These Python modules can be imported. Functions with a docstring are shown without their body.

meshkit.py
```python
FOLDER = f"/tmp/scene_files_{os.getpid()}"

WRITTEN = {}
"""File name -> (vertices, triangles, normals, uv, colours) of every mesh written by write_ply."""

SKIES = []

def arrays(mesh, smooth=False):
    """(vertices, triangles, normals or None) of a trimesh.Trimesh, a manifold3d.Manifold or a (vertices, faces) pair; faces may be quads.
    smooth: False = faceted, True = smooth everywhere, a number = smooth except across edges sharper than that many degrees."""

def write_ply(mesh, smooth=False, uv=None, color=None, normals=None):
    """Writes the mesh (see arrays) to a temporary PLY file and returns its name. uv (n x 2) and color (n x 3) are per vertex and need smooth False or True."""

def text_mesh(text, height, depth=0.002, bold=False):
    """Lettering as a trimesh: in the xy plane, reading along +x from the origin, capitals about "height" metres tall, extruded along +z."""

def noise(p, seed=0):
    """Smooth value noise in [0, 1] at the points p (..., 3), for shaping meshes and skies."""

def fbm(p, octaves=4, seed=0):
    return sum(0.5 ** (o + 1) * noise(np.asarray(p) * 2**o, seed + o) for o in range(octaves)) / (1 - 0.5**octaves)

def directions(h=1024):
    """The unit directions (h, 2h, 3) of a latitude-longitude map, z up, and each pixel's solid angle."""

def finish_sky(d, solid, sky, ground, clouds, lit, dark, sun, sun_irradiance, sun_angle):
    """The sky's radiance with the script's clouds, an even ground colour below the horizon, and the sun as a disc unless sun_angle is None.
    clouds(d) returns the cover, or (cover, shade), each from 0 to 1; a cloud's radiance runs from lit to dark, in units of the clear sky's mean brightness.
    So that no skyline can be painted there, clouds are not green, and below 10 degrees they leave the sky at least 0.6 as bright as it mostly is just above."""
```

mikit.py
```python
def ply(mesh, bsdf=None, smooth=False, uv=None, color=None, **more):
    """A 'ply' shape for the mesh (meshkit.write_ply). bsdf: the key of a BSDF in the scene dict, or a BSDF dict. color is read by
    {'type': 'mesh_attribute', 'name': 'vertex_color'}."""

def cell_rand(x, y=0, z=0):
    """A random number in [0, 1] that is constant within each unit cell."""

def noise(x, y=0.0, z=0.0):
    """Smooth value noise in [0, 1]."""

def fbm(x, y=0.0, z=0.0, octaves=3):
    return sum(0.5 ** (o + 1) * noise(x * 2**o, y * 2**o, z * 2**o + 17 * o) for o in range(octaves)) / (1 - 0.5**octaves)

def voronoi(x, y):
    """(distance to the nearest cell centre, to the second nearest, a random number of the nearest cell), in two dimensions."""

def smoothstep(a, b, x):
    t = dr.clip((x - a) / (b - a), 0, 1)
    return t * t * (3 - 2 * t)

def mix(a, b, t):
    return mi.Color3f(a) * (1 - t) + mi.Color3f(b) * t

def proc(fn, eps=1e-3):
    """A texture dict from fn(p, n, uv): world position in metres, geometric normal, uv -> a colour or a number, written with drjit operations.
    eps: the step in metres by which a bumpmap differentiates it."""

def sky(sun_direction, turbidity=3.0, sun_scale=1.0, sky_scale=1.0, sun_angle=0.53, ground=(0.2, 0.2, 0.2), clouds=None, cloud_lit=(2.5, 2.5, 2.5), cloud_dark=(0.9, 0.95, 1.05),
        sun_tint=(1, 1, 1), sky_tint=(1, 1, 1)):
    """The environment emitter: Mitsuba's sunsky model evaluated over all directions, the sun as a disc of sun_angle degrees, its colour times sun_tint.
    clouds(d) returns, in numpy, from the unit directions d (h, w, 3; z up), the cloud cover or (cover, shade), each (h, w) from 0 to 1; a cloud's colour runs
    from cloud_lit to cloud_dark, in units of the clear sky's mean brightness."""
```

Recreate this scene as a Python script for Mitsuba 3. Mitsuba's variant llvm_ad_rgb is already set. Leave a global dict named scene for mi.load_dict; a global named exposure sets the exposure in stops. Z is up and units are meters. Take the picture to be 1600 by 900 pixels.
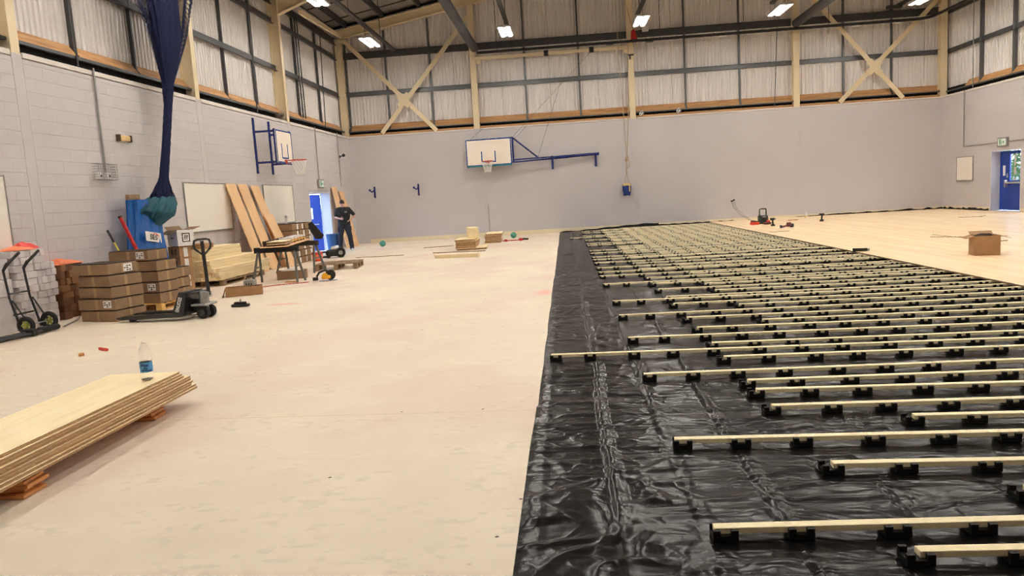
import math, random
import numpy as np, trimesh, manifold3d as m3, mitsuba as mi, drjit as dr
import mikit, meshkit
from shapely.geometry import Polygon
T = mi.ScalarTransform4f
rng = np.random.default_rng(7); random.seed(7)
scene, labels = {'type': 'scene'}, {}

# ------------------------------------------------------------------ camera, sky, exposure
EYE = np.array([0.0, 0.0, 1.607])
PITCH, YAW, ROLL, FPX = -0.1225, -0.0780, 0.0613, 1164.09
_f = np.array([math.sin(YAW)*math.cos(PITCH), math.cos(YAW)*math.cos(PITCH), math.sin(PITCH)])
_r0 = np.array([math.cos(YAW), -math.sin(YAW), 0.0]); _d0 = np.cross(_f, _r0)
_down = -math.sin(ROLL)*_r0 + math.cos(ROLL)*_d0
scene['camera'] = {'type': 'perspective', 'fov_axis': 'x', 'fov': 2*math.degrees(math.atan(800/FPX)), 'near_clip': 0.05, 'far_clip': 500.0,
                   'to_world': T().look_at(origin=EYE.tolist(), target=(EYE+_f).tolist(), up=(-_down).tolist())}
exposure = 2.2
scene['sky'] = mikit.sky((0.25, -0.75, 0.6), turbidity=4.0, sun_scale=0.0, sky_scale=6.0, ground=(0.35, 0.36, 0.33), sky_tint=(0.95, 0.99, 1.09))
LAMP = (21.0, 20.0, 18.2)          # radiance of the lamp tubes

# ------------------------------------------------------------------ helpers
def c(r, g, b):
    return [((v/255+0.055)/1.055)**2.4 if v > 10 else v/255/12.92 for v in (r, g, b)]
def mat(name, col, rough=0.6, metal=0.0, spec=0.5, two=True, bump=None, bump_eps=2e-3, **kw):
    d = {'type': 'principled', 'base_color': mikit.proc(col) if callable(col) else {'type': 'rgb', 'value': list(col)}, 'roughness': mikit.proc(rough) if callable(rough) else rough, 'metallic': metal, 'specular': spec, **kw}
    if bump is not None:
        d = {'type': 'bumpmap', 'arbitrary': mikit.proc(bump, bump_eps), 'scale': 1.0, 'bsdf': d}
    scene['material_'+name] = {'type': 'twosided', 'bsdf': d} if two else d
    return 'material_'+name
def free(key):
    if key not in scene and key not in labels: return key
    n = 1
    while f'{key}_{n:03d}' in scene or f'{key}_{n:03d}' in labels: n += 1
    return f'{key}_{n:03d}'
_last = {}
def free_fast(key):
    if key not in scene and key not in labels and key not in _last: _last[key] = 0; return key
    n = _last.get(key, 0) + 1
    while f'{key}_{n:03d}' in scene or f'{key}_{n:03d}' in labels: n += 1
    _last[key] = n
    return f'{key}_{n:03d}'
def shape(mesh, bsdf, smooth=False, tw=None, **kw):
    d = dict(mesh) if isinstance(mesh, dict) else mikit.ply(mesh, 'material_'+bsdf, smooth=smooth, **kw)
    if tw is not None: d['to_world'] = tw
    return d
def thing(name, label, cat, group=None):
    k = free_fast(name); labels[k] = {'label': label, 'category': cat}
    if group: labels[k]['group'] = group
    return k
def part(parent, name, mesh, bsdf=None, smooth=False, tw=None, label=None, kind=None, **kw):
    k = free_fast(parent+'__'+name); scene[k] = shape(mesh, bsdf, smooth, tw, **kw)
    if label or kind:
        labels[k] = {}
        if label: labels[k]['label'] = label
        if kind: labels[k]['kind'] = kind
    return k
def solo(name, mesh, bsdf, label, cat, group=None, smooth=False, tw=None, kind=None):
    k = free_fast(name); scene[k] = shape(mesh, bsdf, smooth, tw)
    labels[k] = {'label': label, 'category': cat}
    if group: labels[k]['group'] = group
    if kind: labels[k]['kind'] = kind
    return k
def struct(name, mesh, bsdf, label=None, smooth=False):
    k = name
    if mesh is not None: scene[k] = shape(mesh, bsdf, smooth)
    labels[k] = {'kind': 'structure'}
    if label: labels[k]['label'] = label
    return k
cat_ = trimesh.util.concatenate
def join(*ms): return cat_([m for m in ms])
def box(x0, x1, y0, y1, z0, z1):
    return trimesh.creation.box(bounds=[[min(x0, x1), min(y0, y1), min(z0, z1)], [max(x0, x1), max(y0, y1), max(z0, z1)]])
def cbox(x0, x1, y0, y1, z0, z1, b=0.006):
    """box with chamfered edges"""
    x0, x1 = min(x0, x1), max(x0, x1); y0, y1 = min(y0, y1), max(y0, y1); z0, z1 = min(z0, z1), max(z0, z1)
    b = min(b, (x1-x0)*.45, (y1-y0)*.45, (z1-z0)*.45)
    p = []
    for x, xi in ((x0, x0+b), (x1, x1-b)):
        for y, yi in ((y0, y0+b), (y1, y1-b)):
            for z, zi in ((z0, z0+b), (z1, z1-b)):
                p += [(x, yi, zi), (xi, y, zi), (xi, yi, z)]
    return trimesh.convex.convex_hull(np.array(p))
def frame(p, q, up=(0, 0, 1)):
    p, q = np.asarray(p, float), np.asarray(q, float); w = q-p; L = np.linalg.norm(w); w /= L
    u = np.cross(np.asarray(up, float), w)
    if np.linalg.norm(u) < 1e-6: u = np.cross([0, 1.0, 0], w)
    u /= np.linalg.norm(u); v = np.cross(w, u); return p, u, v, w, L
def bar(p, q, a, b, up=(0, 0, 1), cham=0.0):
    """rectangular bar from p to q: a wide (across up), b high (along up)"""
    p, u, v, w, L = frame(p, q, up)
    m = cbox(-a/2, a/2, -b/2, b/2, 0, L, cham) if cham else box(-a/2, a/2, -b/2, b/2, 0, L)
    M = np.eye(4); M[:3, 0], M[:3, 1], M[:3, 2], M[:3, 3] = u, v, w, p
    m.apply_transform(M); return m
def prof(p, q, poly, up=(0, 0, 1)):
    """extrudes a 2-D outline (u across, v along up) from p to q"""
    p, u, v, w, L = frame(p, q, up)
    m = trimesh.creation.extrude_polygon(Polygon(poly), L, engine='earcut')
    M = np.eye(4); M[:3, 0], M[:3, 1], M[:3, 2], M[:3, 3] = u, v, w, p
    m.apply_transform(M); return m
def ibeam(w, h, tf=0.02, tw=0.014):
    return [(-w/2, -h/2), (w/2, -h/2), (w/2, -h/2+tf), (tw/2, -h/2+tf), (tw/2, h/2-tf), (w/2, h/2-tf), (w/2, h/2), (-w/2, h/2), (-w/2, h/2-tf), (-tw/2, h/2-tf), (-tw/2, -h/2+tf), (-w/2, -h/2+tf)]
def cyl(p, q, r, n=16, r2=None):
    p, u, v, w, L = frame(p, q); a = np.arange(n)*2*math.pi/n; r2 = r if r2 is None else r2
    ring = np.outer(np.cos(a), u)+np.outer(np.sin(a), v)
    V = np.vstack([p+ring*r, p+w*L+ring*r2, [p], [p+w*L]]); i = np.arange(n); j = (i+1) % n
    F = np.vstack([np.c_[i, j, j+n], np.c_[i, j+n, i+n], np.c_[j, i, i*0+2*n], np.c_[i+n, j+n, i*0+2*n+1]])
    return trimesh.Trimesh(V, F, process=False)
def tube(path, r, n=6, closed=False):
    P = np.asarray(path, float); k = len(P); r = np.broadcast_to(r, (k,))
    t = np.roll(P, -1, 0)-np.roll(P, 1, 0) if closed else np.gradient(P, axis=0)
    t /= np.linalg.norm(t, axis=1, keepdims=True)+1e-12
    u = np.zeros_like(P); ref = np.array([0, 0, 1.0]) if abs(t[0, 2]) < .9 else np.array([1.0, 0, 0])
    for i in range(k):
        ref = ref-t[i]*(ref@t[i]); ref /= np.linalg.norm(ref)+1e-12; u[i] = ref
    v = np.cross(t, u); a = np.arange(n)*2*math.pi/n
    V = P[:, None]+r[:, None, None]*(np.cos(a)[None, :, None]*u[:, None]+np.sin(a)[None, :, None]*v[:, None])
    V = V.reshape(-1, 3); F = []
    for i in range(k if closed else k-1):
        for j in range(n):
            a0, b0 = i*n+j, i*n+(j+1) % n; a1, b1 = ((i+1) % k)*n+j, ((i+1) % k)*n+(j+1) % n
            F += [(a0, b0, b1), (a0, b1, a1)]
    if not closed:
        V = np.vstack([V, P[:1], P[-1:]]); s, e = k*n, k*n+1
        for j in range(n):
            F += [((j+1) % n, j, s), ((k-1)*n+j, (k-1)*n+(j+1) % n, e)]
    return trimesh.Trimesh(V, np.array(F), process=False)
def lathe(prof_, n=20, at=(0, 0, 0)):
    m = trimesh.creation.revolve(np.array(prof_, float), sections=n); m.apply_translation(at); return m
def moved(m, loc=(0, 0, 0), rz=0.0, rx=0.0, ry=0.0):
    m = m.copy(); R_ = trimesh.transformations
    m.apply_transform(R_.translation_matrix(loc) @ R_.rotation_matrix(rz, [0, 0, 1]) @ R_.rotation_matrix(rx, [1, 0, 0]) @ R_.rotation_matrix(ry, [0, 1, 0])); return m
def hullof(spheres, n=1):
    ms = []
    for p, r in spheres:
        s = trimesh.creation.icosphere(n, r); s.apply_translation(p); ms.append(s.vertices)
    return trimesh.convex.convex_hull(np.vstack(ms))
def grid(fn, nu, nv, wrap=False):
    """surface mesh from fn(u, v) -> (.., 3), u and v in 0..1"""
    u, v = np.meshgrid(np.linspace(0, 1, nu), np.linspace(0, 1, nv), indexing='ij')
    V = fn(u, v).reshape(-1, 3); i, j = np.meshgrid(np.arange(nu-1), np.arange(nv-1), indexing='ij')
    a = (i*nv+j).ravel()
    return trimesh.Trimesh(V, np.vstack([np.c_[a, a+nv, a+nv+1], np.c_[a, a+nv+1, a+1]]), process=False)
ORD = ['first', 'second', 'third', 'fourth', 'fifth', 'sixth', 'seventh', 'eighth', 'ninth', 'tenth', 'eleventh', 'twelfth', 'thirteenth', 'fourteenth', 'fifteenth', 'sixteenth', 'seventeenth', 'eighteenth', 'nineteenth']
TENS = {20: 'twent', 30: 'thirt', 40: 'fort', 50: 'fift', 60: 'sixt', 70: 'sevent', 80: 'eight', 90: 'ninet'}
def ordinal(n):
    if n < 20: return ORD[n-1]
    t, u = n//10*10, n % 10
    return TENS[t]+('ieth' if u == 0 else 'y-'+ORD[u-1])
# ------------------------------------------------------------------ materials
N, FB = mikit.noise, mikit.fbm
def f_concrete(p, n, uv):
    a = FB(p.x*.55+3, p.y*.55, 0, 4); b = FB(p.x*2.2, p.y*5, 7, 4); d = FB(p.x*14, p.y*22, 3, 3)
    col = mikit.mix(c(214, 199, 178), c(230, 217, 195), a*.9+b*.5-.25)
    col = mikit.mix(col, c(216, 190, 176), mikit.smoothstep(.5, .75, FB(p.x*.9, p.y*.9, 30, 3))*.55)
    col = mikit.mix(col, c(182, 171, 156), mikit.smoothstep(.52, .8, d)*.28*mikit.smoothstep(.4, .65, b))
    sp = mikit.voronoi(p.x*1.9+.4, p.y*1.9)
    col = mikit.mix(col, c(92, 78, 66), mikit.smoothstep(.026, .012, sp[0])*mikit.smoothstep(.86, .9, sp[2]))
    pk = mikit.smoothstep(.22, .0, dr.sqrt(dr.square((p.x+4.9)/2.2)+dr.square((p.y-12.4)/.9)))+mikit.smoothstep(.3, 0, dr.sqrt(dr.square((p.x+.42)/.7)+dr.square((p.y-12.2)/1.6)))
    col = mikit.mix(col, c(226, 140, 122), pk*.55)
    seam = mikit.smoothstep(.012, .004, dr.abs(p.y-5.5+.04*(p.x+1.5)))
    return mikit.mix(col, c(196, 180, 140), seam*.5)
mat('concrete', f_concrete, rough=.5, spec=.35)
def block_lines(u, z):
    r = dr.floor(z/.225); lz = dr.abs(z/.225-r-.5); s = u/.45+.5*(r-2*dr.floor(r/2)); lu = dr.abs(s-dr.floor(s)-.5)
    return dr.maximum(mikit.smoothstep(.468, .492, lz), mikit.smoothstep(.482, .494, lu)*.4)
def paint(p): return mikit.mix(c(189, 183, 184), c(197, 191, 191), FB(p.x*.8, p.y*.8, p.z*.8, 3))
def f_wall_back(p, n, uv): return mikit.mix(paint(p), c(176, 170, 174), block_lines(p.x, p.z)*.2*mikit.smoothstep(.25, .6, N(p.x*.5, p.z*.7, 3)))
def f_wall_side(p, n, uv): return mikit.mix(paint(p), c(166, 160, 164), block_lines(p.y, p.z)*.32)
def f_paint(p, n, uv):
    scuff = mikit.smoothstep(.62, .8, FB(p.x*2, p.y*1.2, p.z*2, 4))
    return mikit.mix(paint(p), c(168, 163, 166), scuff*.25)
mat('wall_back', f_wall_back, rough=.55, bump=lambda p, n, uv: -.0015*block_lines(p.x, p.z), bump_eps=4e-3)
mat('wall_side', f_wall_side, rough=.55, bump=lambda p, n, uv: -.002*block_lines(p.y, p.z), bump_eps=4e-3)
mat('paint', f_paint, rough=.5)
mat('mortar', c(178, 173, 176), rough=.8)
mat('cap', c(214, 206, 198), rough=.6)
mat('liner', c(216, 210, 206), rough=.38, spec=.6)
mat('liner_edge', c(120, 116, 112), rough=.5)
mat('cream', c(222, 205, 170), rough=.45)
mat('galv', c(96, 98, 100), rough=.42, metal=.6)
mat('dark_steel', c(60, 60, 62), rough=.5)
mat('black', c(22, 21, 21), rough=.45)
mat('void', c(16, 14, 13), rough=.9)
mat('roof', c(146, 140, 134), rough=.6)
def grain(p, a, b, fx, fy, fz): return mikit.mix(a, b, FB(p.x*fx, p.y*fy, p.z*fz, 4))
mat('sill', lambda p, n, uv: grain(p, c(150, 104, 62), c(206, 160, 110), 2, 2, 18), rough=.6)
def f_pine(p, n, uv):
    k = FB(p.x*1.5, p.y*38, p.z*60, 3)
    return mikit.mix(c(230, 212, 168), c(248, 236, 198), k)
mat('batten', f_pine, rough=.55)
mat('pine_y', lambda p, n, uv: mikit.mix(c(216, 192, 148), c(244, 228, 186), FB(p.x*45, p.y*1.6, p.z*45, 3)), rough=.55)
def f_laid(p, n, uv):
    s = p.x/.129; i = dr.floor(s); L = p.y/3.7+mikit.cell_rand(i, 5)*3; j = dr.floor(L); t = mikit.cell_rand(i, j, 2)
    col = mikit.mix(c(232, 200, 156), c(246, 222, 182), t*.55+FB(p.x*34, p.y*1.3, 2, 3)*.5)
    e = dr.maximum(mikit.smoothstep(.470, .492, dr.abs(s-i-.5)), mikit.smoothstep(.4985, .4995, dr.abs(L-j-.5)))
    return mikit.mix(col, c(196, 150, 100), e*.4)
mat('laid_floor', f_laid, rough=.34, spec=.5)
mat('board_edge', c(120, 96, 70), rough=.6)
mat('skirting', c(222, 208, 176), rough=.55)
mat('blue_door', c(18, 56, 148), rough=.4)
mat('door_white', c(196, 197, 210), rough=.5)
scene['material_glass'] = {'type': 'thindielectric'}
mat('chrome', c(200, 200, 200), rough=.25, metal=.9)
mat('white_plastic', c(226, 226, 224), rough=.4)
mat('whiteboard', c(232, 226, 216), rough=.25)
mat('alu', c(150, 148, 146), rough=.35, metal=.7)
mat('outside_ground', c(186, 184, 178), rough=.9)
mat('leaf', c(70, 110, 50), rough=.7)
scene['material_lamp_body'] = {'type': 'twosided', 'bsdf': {'type': 'diffuse', 'reflectance': {'type': 'rgb', 'value': c(180, 180, 180)}}}
def f_ripple(p, n, uv):
    wx, wy = p.x+.12*N(p.x*2, p.y*2, 1), p.y+.10*N(p.x*3, p.y*2, 5)
    r = lambda v, k: dr.square(dr.maximum(1-dr.abs(2*v-1)*k, 0))
    return .0028*r(N(wx*1.7, wy*15, 2), 2.0)*mikit.smoothstep(.2, .6, N(p.x*1.2, p.y*.9, 8)) + .0016*r(N(wx*6+wy*3, wy*9, 4), 2.6) + .0016*N(wx*11, wy*34, 6) + .0018*r(N(wx*5-wy*2.5, wy*4.5+wx*2, 9), 3.5)
mat('sheet', c(11, 10, 10), rough=.24, spec=.15, bump=f_ripple, bump_eps=2.5e-3)
mat('cradle', c(8, 7, 7), rough=.55, spec=.3)
# ------------------------------------------------------------------ setting
XL, XR, YB, YF, ZT = -8.83, 14.86, 30.88, -6.6, 4.37
struct('floor', box(XL-.4, XR+.4, YF-.4, YB+.4, -.2, 0), 'concrete', 'bare pale concrete floor slab')
# laid timber floor on the right, up to the open battens
FX, FZ = 5.76, .082
tf = struct('floor_timber', box(FX, XR-.012, YF, YB-.012, FZ-.022, FZ), 'laid_floor', 'pale laid timber floor to the right of the battens')
part(tf, 'edge_strip', box(FX-.012, FX, YF, YB-.05, FZ-.024, FZ-.001), 'board_edge')
# left wall: mortar core with openings, blocks proud of it
DL0, DL1, DZ = 25.45, 27.72, 2.16
core = [box(XL-.35, XL-.0045, YF-.4, DL0, 0, ZT-.02), box(XL-.35, XL-.0045, DL1, YB+.35, 0, ZT-.02), box(XL-.35, XL-.0045, DL0, DL1, DZ, ZT-.02)]
wl = struct('wall_left', join(*core), 'mortar', 'lavender grey painted blockwork wall on the left')
COLY = [-.4, 5.8, 11.98, 18.1, 24.15, 30.7]
def block_mesh(y0, y1, z0, z1):
    b, x0, x1 = .004, XL-.005, XL
    V = np.array([(x0, y0, z0), (x0, y1, z0), (x0, y1, z1), (x0, y0, z1), (x1, y0+.001, z0+b), (x1, y1-.001, z0+b), (x1, y1-.001, z1-b), (x1, y0+.001, z1-b)])
    F = np.array([(4, 5, 6), (4, 6, 7), (0, 1, 5), (0, 5, 4), (1, 2, 6), (1, 6, 5), (2, 3, 7), (2, 7, 6), (3, 0, 4), (3, 4, 7)])
    return trimesh.Trimesh(V, F, process=False)
cands, joints = [], []
edges = [YF-.4]+[v for y in COLY[:-1] for v in (y-.13, y+.13)]+[YB]
for s0, s1 in zip(edges[::2], edges[1::2]):
    for r in range(20):
        z0 = r*.225; z1 = min(z0+.221, ZT-.02)
        if z1-z0 < .05: continue
        y = s0-(.225 if r % 2 else 0)
        while y < s1-.01:
            a, b = max(y, s0)+.0005, min(y+.449, s1-.0005); y += .45
            if b-a < .03: continue
            if z0 < DZ-.02 and b > DL0 and a < DL1:
                if a < DL0-.05: b = DL0
                elif b > DL1+.05: a = DL1
                else: continue
            z0_ = max(z0, .002)
            cands.append((a, b, z0_, z1))
vis = sorted([q for q in cands if q[1] > 10.9], key=lambda q: q[0])
near, rest = vis[:300], vis[300:]+[q for q in cands if q[1] <= 10.9]
for q in near: part(wl, 'block', block_mesh(*q), 'paint')
part(wl, 'blockwork', join(*[block_mesh(*q) for q in rest]), 'paint', kind='stuff')
part(wl, 'column_casing', join(*[cbox(XL-.05, XL+.003, y-.118, y+.118, 0, ZT+.05, .004) for y in COLY[:-1]]), 'paint')
def cap_segs():
    ys = [YF]+[v for y in COLY[:-1] for v in (y-.14, y+.14)]+[YB]
    return zip(ys[::2], ys[1::2])
for i, (a, b) in enumerate(cap_segs()):
    part(wl, 'capping', cbox(XL-.12, XL+.008, a, b, ZT-.003, ZT+.085, .006), 'cap')
# back, right and rear walls
wb = struct('wall_back', box(XL-.35, XR+.35, YB, YB+.35, 0, ZT), 'wall_back', 'lavender grey painted blockwork wall at the far end')
COLX = [-8.95, -3.45, 2.885, 9.32, 14.9]
xs = [XL]+[v for x in COLX[1:-1] for v in (x-.135, x+.135)]+[XR]
for a, b in zip(xs[::2], xs[1::2]): part(wb, 'capping', cbox(a, b, YB-.012, YB+.12, ZT+.008, ZT+.07, .006), 'cap')
for x in COLX[1:-1]: part(wb, 'column_casing', cbox(x-.125, x+.125, YB-.004, YB+.05, 0, ZT+.05, .003), 'paint')
DR0, DR1 = 25.72, 27.46
wr = struct('wall_right', join(box(XR, XR+.35, DR1, YB+.35, 0, ZT), box(XR, XR+.35, DR0, DR1, 2.15, ZT), box(XR, XR+.35, 24.3, DR0, 0, ZT), box(XR, XR+.35, 22.0, 24.3, 2.15, ZT), box(XR, XR+.35, YF-.4, 22.0, 0, ZT)), 'wall_side', 'lavender grey painted blockwork wall on the right')
yr = [YF]+[v for y in (-.4, 5.8, 12, 18.2, 24.4) for v in (y-.135, y+.135)]+[YB]
for a, b in zip(yr[::2], yr[1::2]): part(wr, 'capping', cbox(XR-.012, XR+.12, a, b, ZT+.008, ZT+.085, .006), 'cap')
struct('wall_rear', box(XL-.35, XR+.35, YF-.35, YF, 0, 9.2), 'wall_back', 'painted wall behind the photographer')
# skirtings
def skirt(name, m): struct(name, m, 'skirting', 'unpainted timber skirting board')
skirt('baseboard_back', cbox(XL+.6, XR-.02, YB-.02, YB+.001, 0.0, .165, .004))
skirt('baseboard_right', join(cbox(XR-.02, XR+.001, DR1+.02, YB-.02, .105, .2, .004), cbox(XR-.02, XR+.001, 24.32, DR0-.02, .105, .2, .004)))
# cladding above the blockwork: corrugated liner sheets, one part each
ZS, ZE = 4.86, 8.75
def corrug(L, z0f, z1f, pitch=.14, d=.032):
    """sheet in local u (0..L), depth w towards the room, top edge z1f(u)"""
    n = int(round(L/pitch)); k = np.array([0, .30, .42, .70, .82])*pitch
    dd = np.array([0, 0, 1, 1, 0])*d
    u = np.concatenate([i*pitch+k for i in range(n)]+[[L]]); w = np.concatenate([dd]*n+[[0]]); m = u <= L
    u, w = u[m], w[m]
    V = np.vstack([np.c_[u, w, np.broadcast_to(z0f(u), u.shape)], np.c_[u, w, np.broadcast_to(z1f(u), u.shape)]]); q = len(u); i = np.arange(q-1)
    return trimesh.Trimesh(V, np.vstack([np.c_[i, i+1, i+1+q], np.c_[i, i+1+q, i+q]]), process=False)
def place_sheet(m, o, ux, wx):
    V = np.asarray(m.vertices); W = np.asarray(o)+V[:, :1]*np.asarray(ux)+V[:, 1:2]*np.asarray(wx)+np.c_[V[:, 0]*0, V[:, 0]*0, V[:, 2]]
    return trimesh.Trimesh(W, m.faces, process=False)
SL = .178
def rafter_z(x): return 8.39+SL*(12.0-abs(x-3.015)-.175)        # underside of the rafters
CB, CL, CR = YB+.36, XL-.36, XR+.36
x = CL
while x < CR-.1:
    L = min(.98, CR-x)
    part(wb, 'liner_sheet', place_sheet(corrug(L-.008, lambda u: 4.5+0*u, lambda u, x=x: rafter_z(x+u)+.5), (x, CB, 0), (1, 0, 0), (0, -1, 0)), 'liner'); x += .98
y = 8.5
while y < CB-.1:
    L = min(.98, CB-y)
    part(wl, 'liner_sheet', place_sheet(corrug(L-.008, lambda u: 4.5+0*u, lambda u: 8.85+0*u), (CL, y, 0), (0, 1, 0), (1, 0, 0)), 'liner')
    if y > 20: part(wr, 'liner_sheet', place_sheet(corrug(L-.008, lambda u: 4.5+0*u, lambda u: 8.85+0*u), (CR, y, 0), (0, 1, 0), (-1, 0, 0)), 'liner')
    y += .98
part(wl, 'liner_sheet', place_sheet(corrug(8.5-YF, lambda u: 4.5+0*u, lambda u: 8.85+0*u), (CL, YF, 0), (0, 1, 0), (1, 0, 0)), 'liner')
part(wr, 'liner_sheet', place_sheet(corrug(y-.98*11-YF, lambda u: 4.5+0*u, lambda u: 8.85+0*u), (CR, YF, 0), (0, 1, 0), (-1, 0, 0)), 'liner')
struct('outer_shell', join(box(CL-.06, CL-.03, YF-.4, CB+.06, 0, 9.1), box(CR+.03, CR+.06, YF-.4, CB+.06, ZT-.2, 9.1), box(CL-.06, CR+.06, CB+.03, CB+.06, 0, 11.6)) if False else join(box(CL-.06, CL-.03, YF-.4, CB+.06, ZT-.2, 9.1), box(CR+.03, CR+.06, YF-.4, CB+.06, ZT-.2, 9.1), box(CL-.06, CR+.06, CB+.03, CB+.06, ZT-.2, 11.6)), 'void', 'outer skin of the hall')
# sill boards, grey bottom rails, rails and posts
def sloped(p, q, out, z0, z1, d):      # a timber board leaning back from the rail to the cladding
    p, q, out = np.array(p, float), np.array(q, float), np.array(out, float)
    a, b = p+[0, 0, z0], q+[0, 0, z0]; e, f = p+out*d+[0, 0, z1], q+out*d+[0, 0, z1]; t = np.array([0, 0, .02])
    return trimesh.convex.convex_hull(np.array([a, b, e, f, a-t, b-t, e-t, f-t]))
posts_b = [-8.75, -7.09, -5.24, -1.37, .82, 5.04, 7.18, 11.2, 13.04]
cuts = sorted(posts_b+COLX)
for a, b in zip(cuts[:-1], cuts[1:]):
    if b-a > .3: part(wb, 'sill_board', sloped((a+.04, YB+.16, 0), (b-.04, YB+.16, 0), (0, 1, 0), 4.67, 4.92, .17), 'sill')
part(wb, 'bottom_rail', box(XL, XR, YB+.12, YB+.2, 4.63, 4.67), 'galv')
part(wb, 'ledge_board', box(XL, XR, YB+.14, YB+.16, ZT+.0, ZT+.165), 'sill')
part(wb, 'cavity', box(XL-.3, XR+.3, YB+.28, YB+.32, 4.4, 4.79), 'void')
posts_l = [13.9, 15.95, 20.37, 22.4, 26.1, 28.42]
cuts = sorted([6, 8, 10]+posts_l+COLY[2:])
for a, b in zip(cuts[:-1], cuts[1:]):
    part(wl, 'sill_board', sloped((XL-.16, a+.04, 0), (XL-.16, b-.04, 0), (-1, 0, 0), 4.69, 4.92, .17), 'sill')
part(wl, 'bottom_rail', box(XL-.2, XL-.12, YF, YB, 4.635, 4.69), 'galv')
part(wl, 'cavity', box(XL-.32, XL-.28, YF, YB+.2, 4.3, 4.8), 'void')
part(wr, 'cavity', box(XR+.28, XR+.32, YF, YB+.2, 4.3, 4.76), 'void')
cuts = [22.4, 24.4, 26.66, 28.66, 30.7]
for a, b in zip(cuts[:-1], cuts[1:]):
    part(wr, 'sill_board', sloped((XR+.16, a+.04, 0), (XR+.16, b-.04 if b < 30 else 29.6, 0), (1, 0, 0), 4.64, 4.88, .17), 'sill')
part(wr, 'bottom_rail', box(XR+.12, XR+.2, YF, YB, 4.59, 4.64), 'galv')
zed = lambda h: [(-.02, -h/2), (.06, -h/2), (.06, -h/2+.012), (-.008, -h/2+.012), (-.008, h/2), (-.07, h/2), (-.07, h/2-.012), (-.02, h/2-.012)]
for z, h in ((6.17, .17), (7.72, .26)):
    part(wb, 'sheeting_rail', prof((XL-.2, YB+.24, z), (XR+.2, YB+.24, z), zed(h)), 'dark_steel' if z > 7 else 'galv')
for z, h in ((6.15, .18), (7.64, .2), (8.3, .3)):
    part(wl, 'sheeting_rail', prof((XL-.24, YF, z), (XL-.24, YB+.2, z), [(-a, b) for a, b in zed(h)][::-1]), 'dark_steel')
    part(wr, 'sheeting_rail', prof((XR+.24, YF, z), (XR+.24, YB+.2, z), zed(h)), 'dark_steel')
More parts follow.
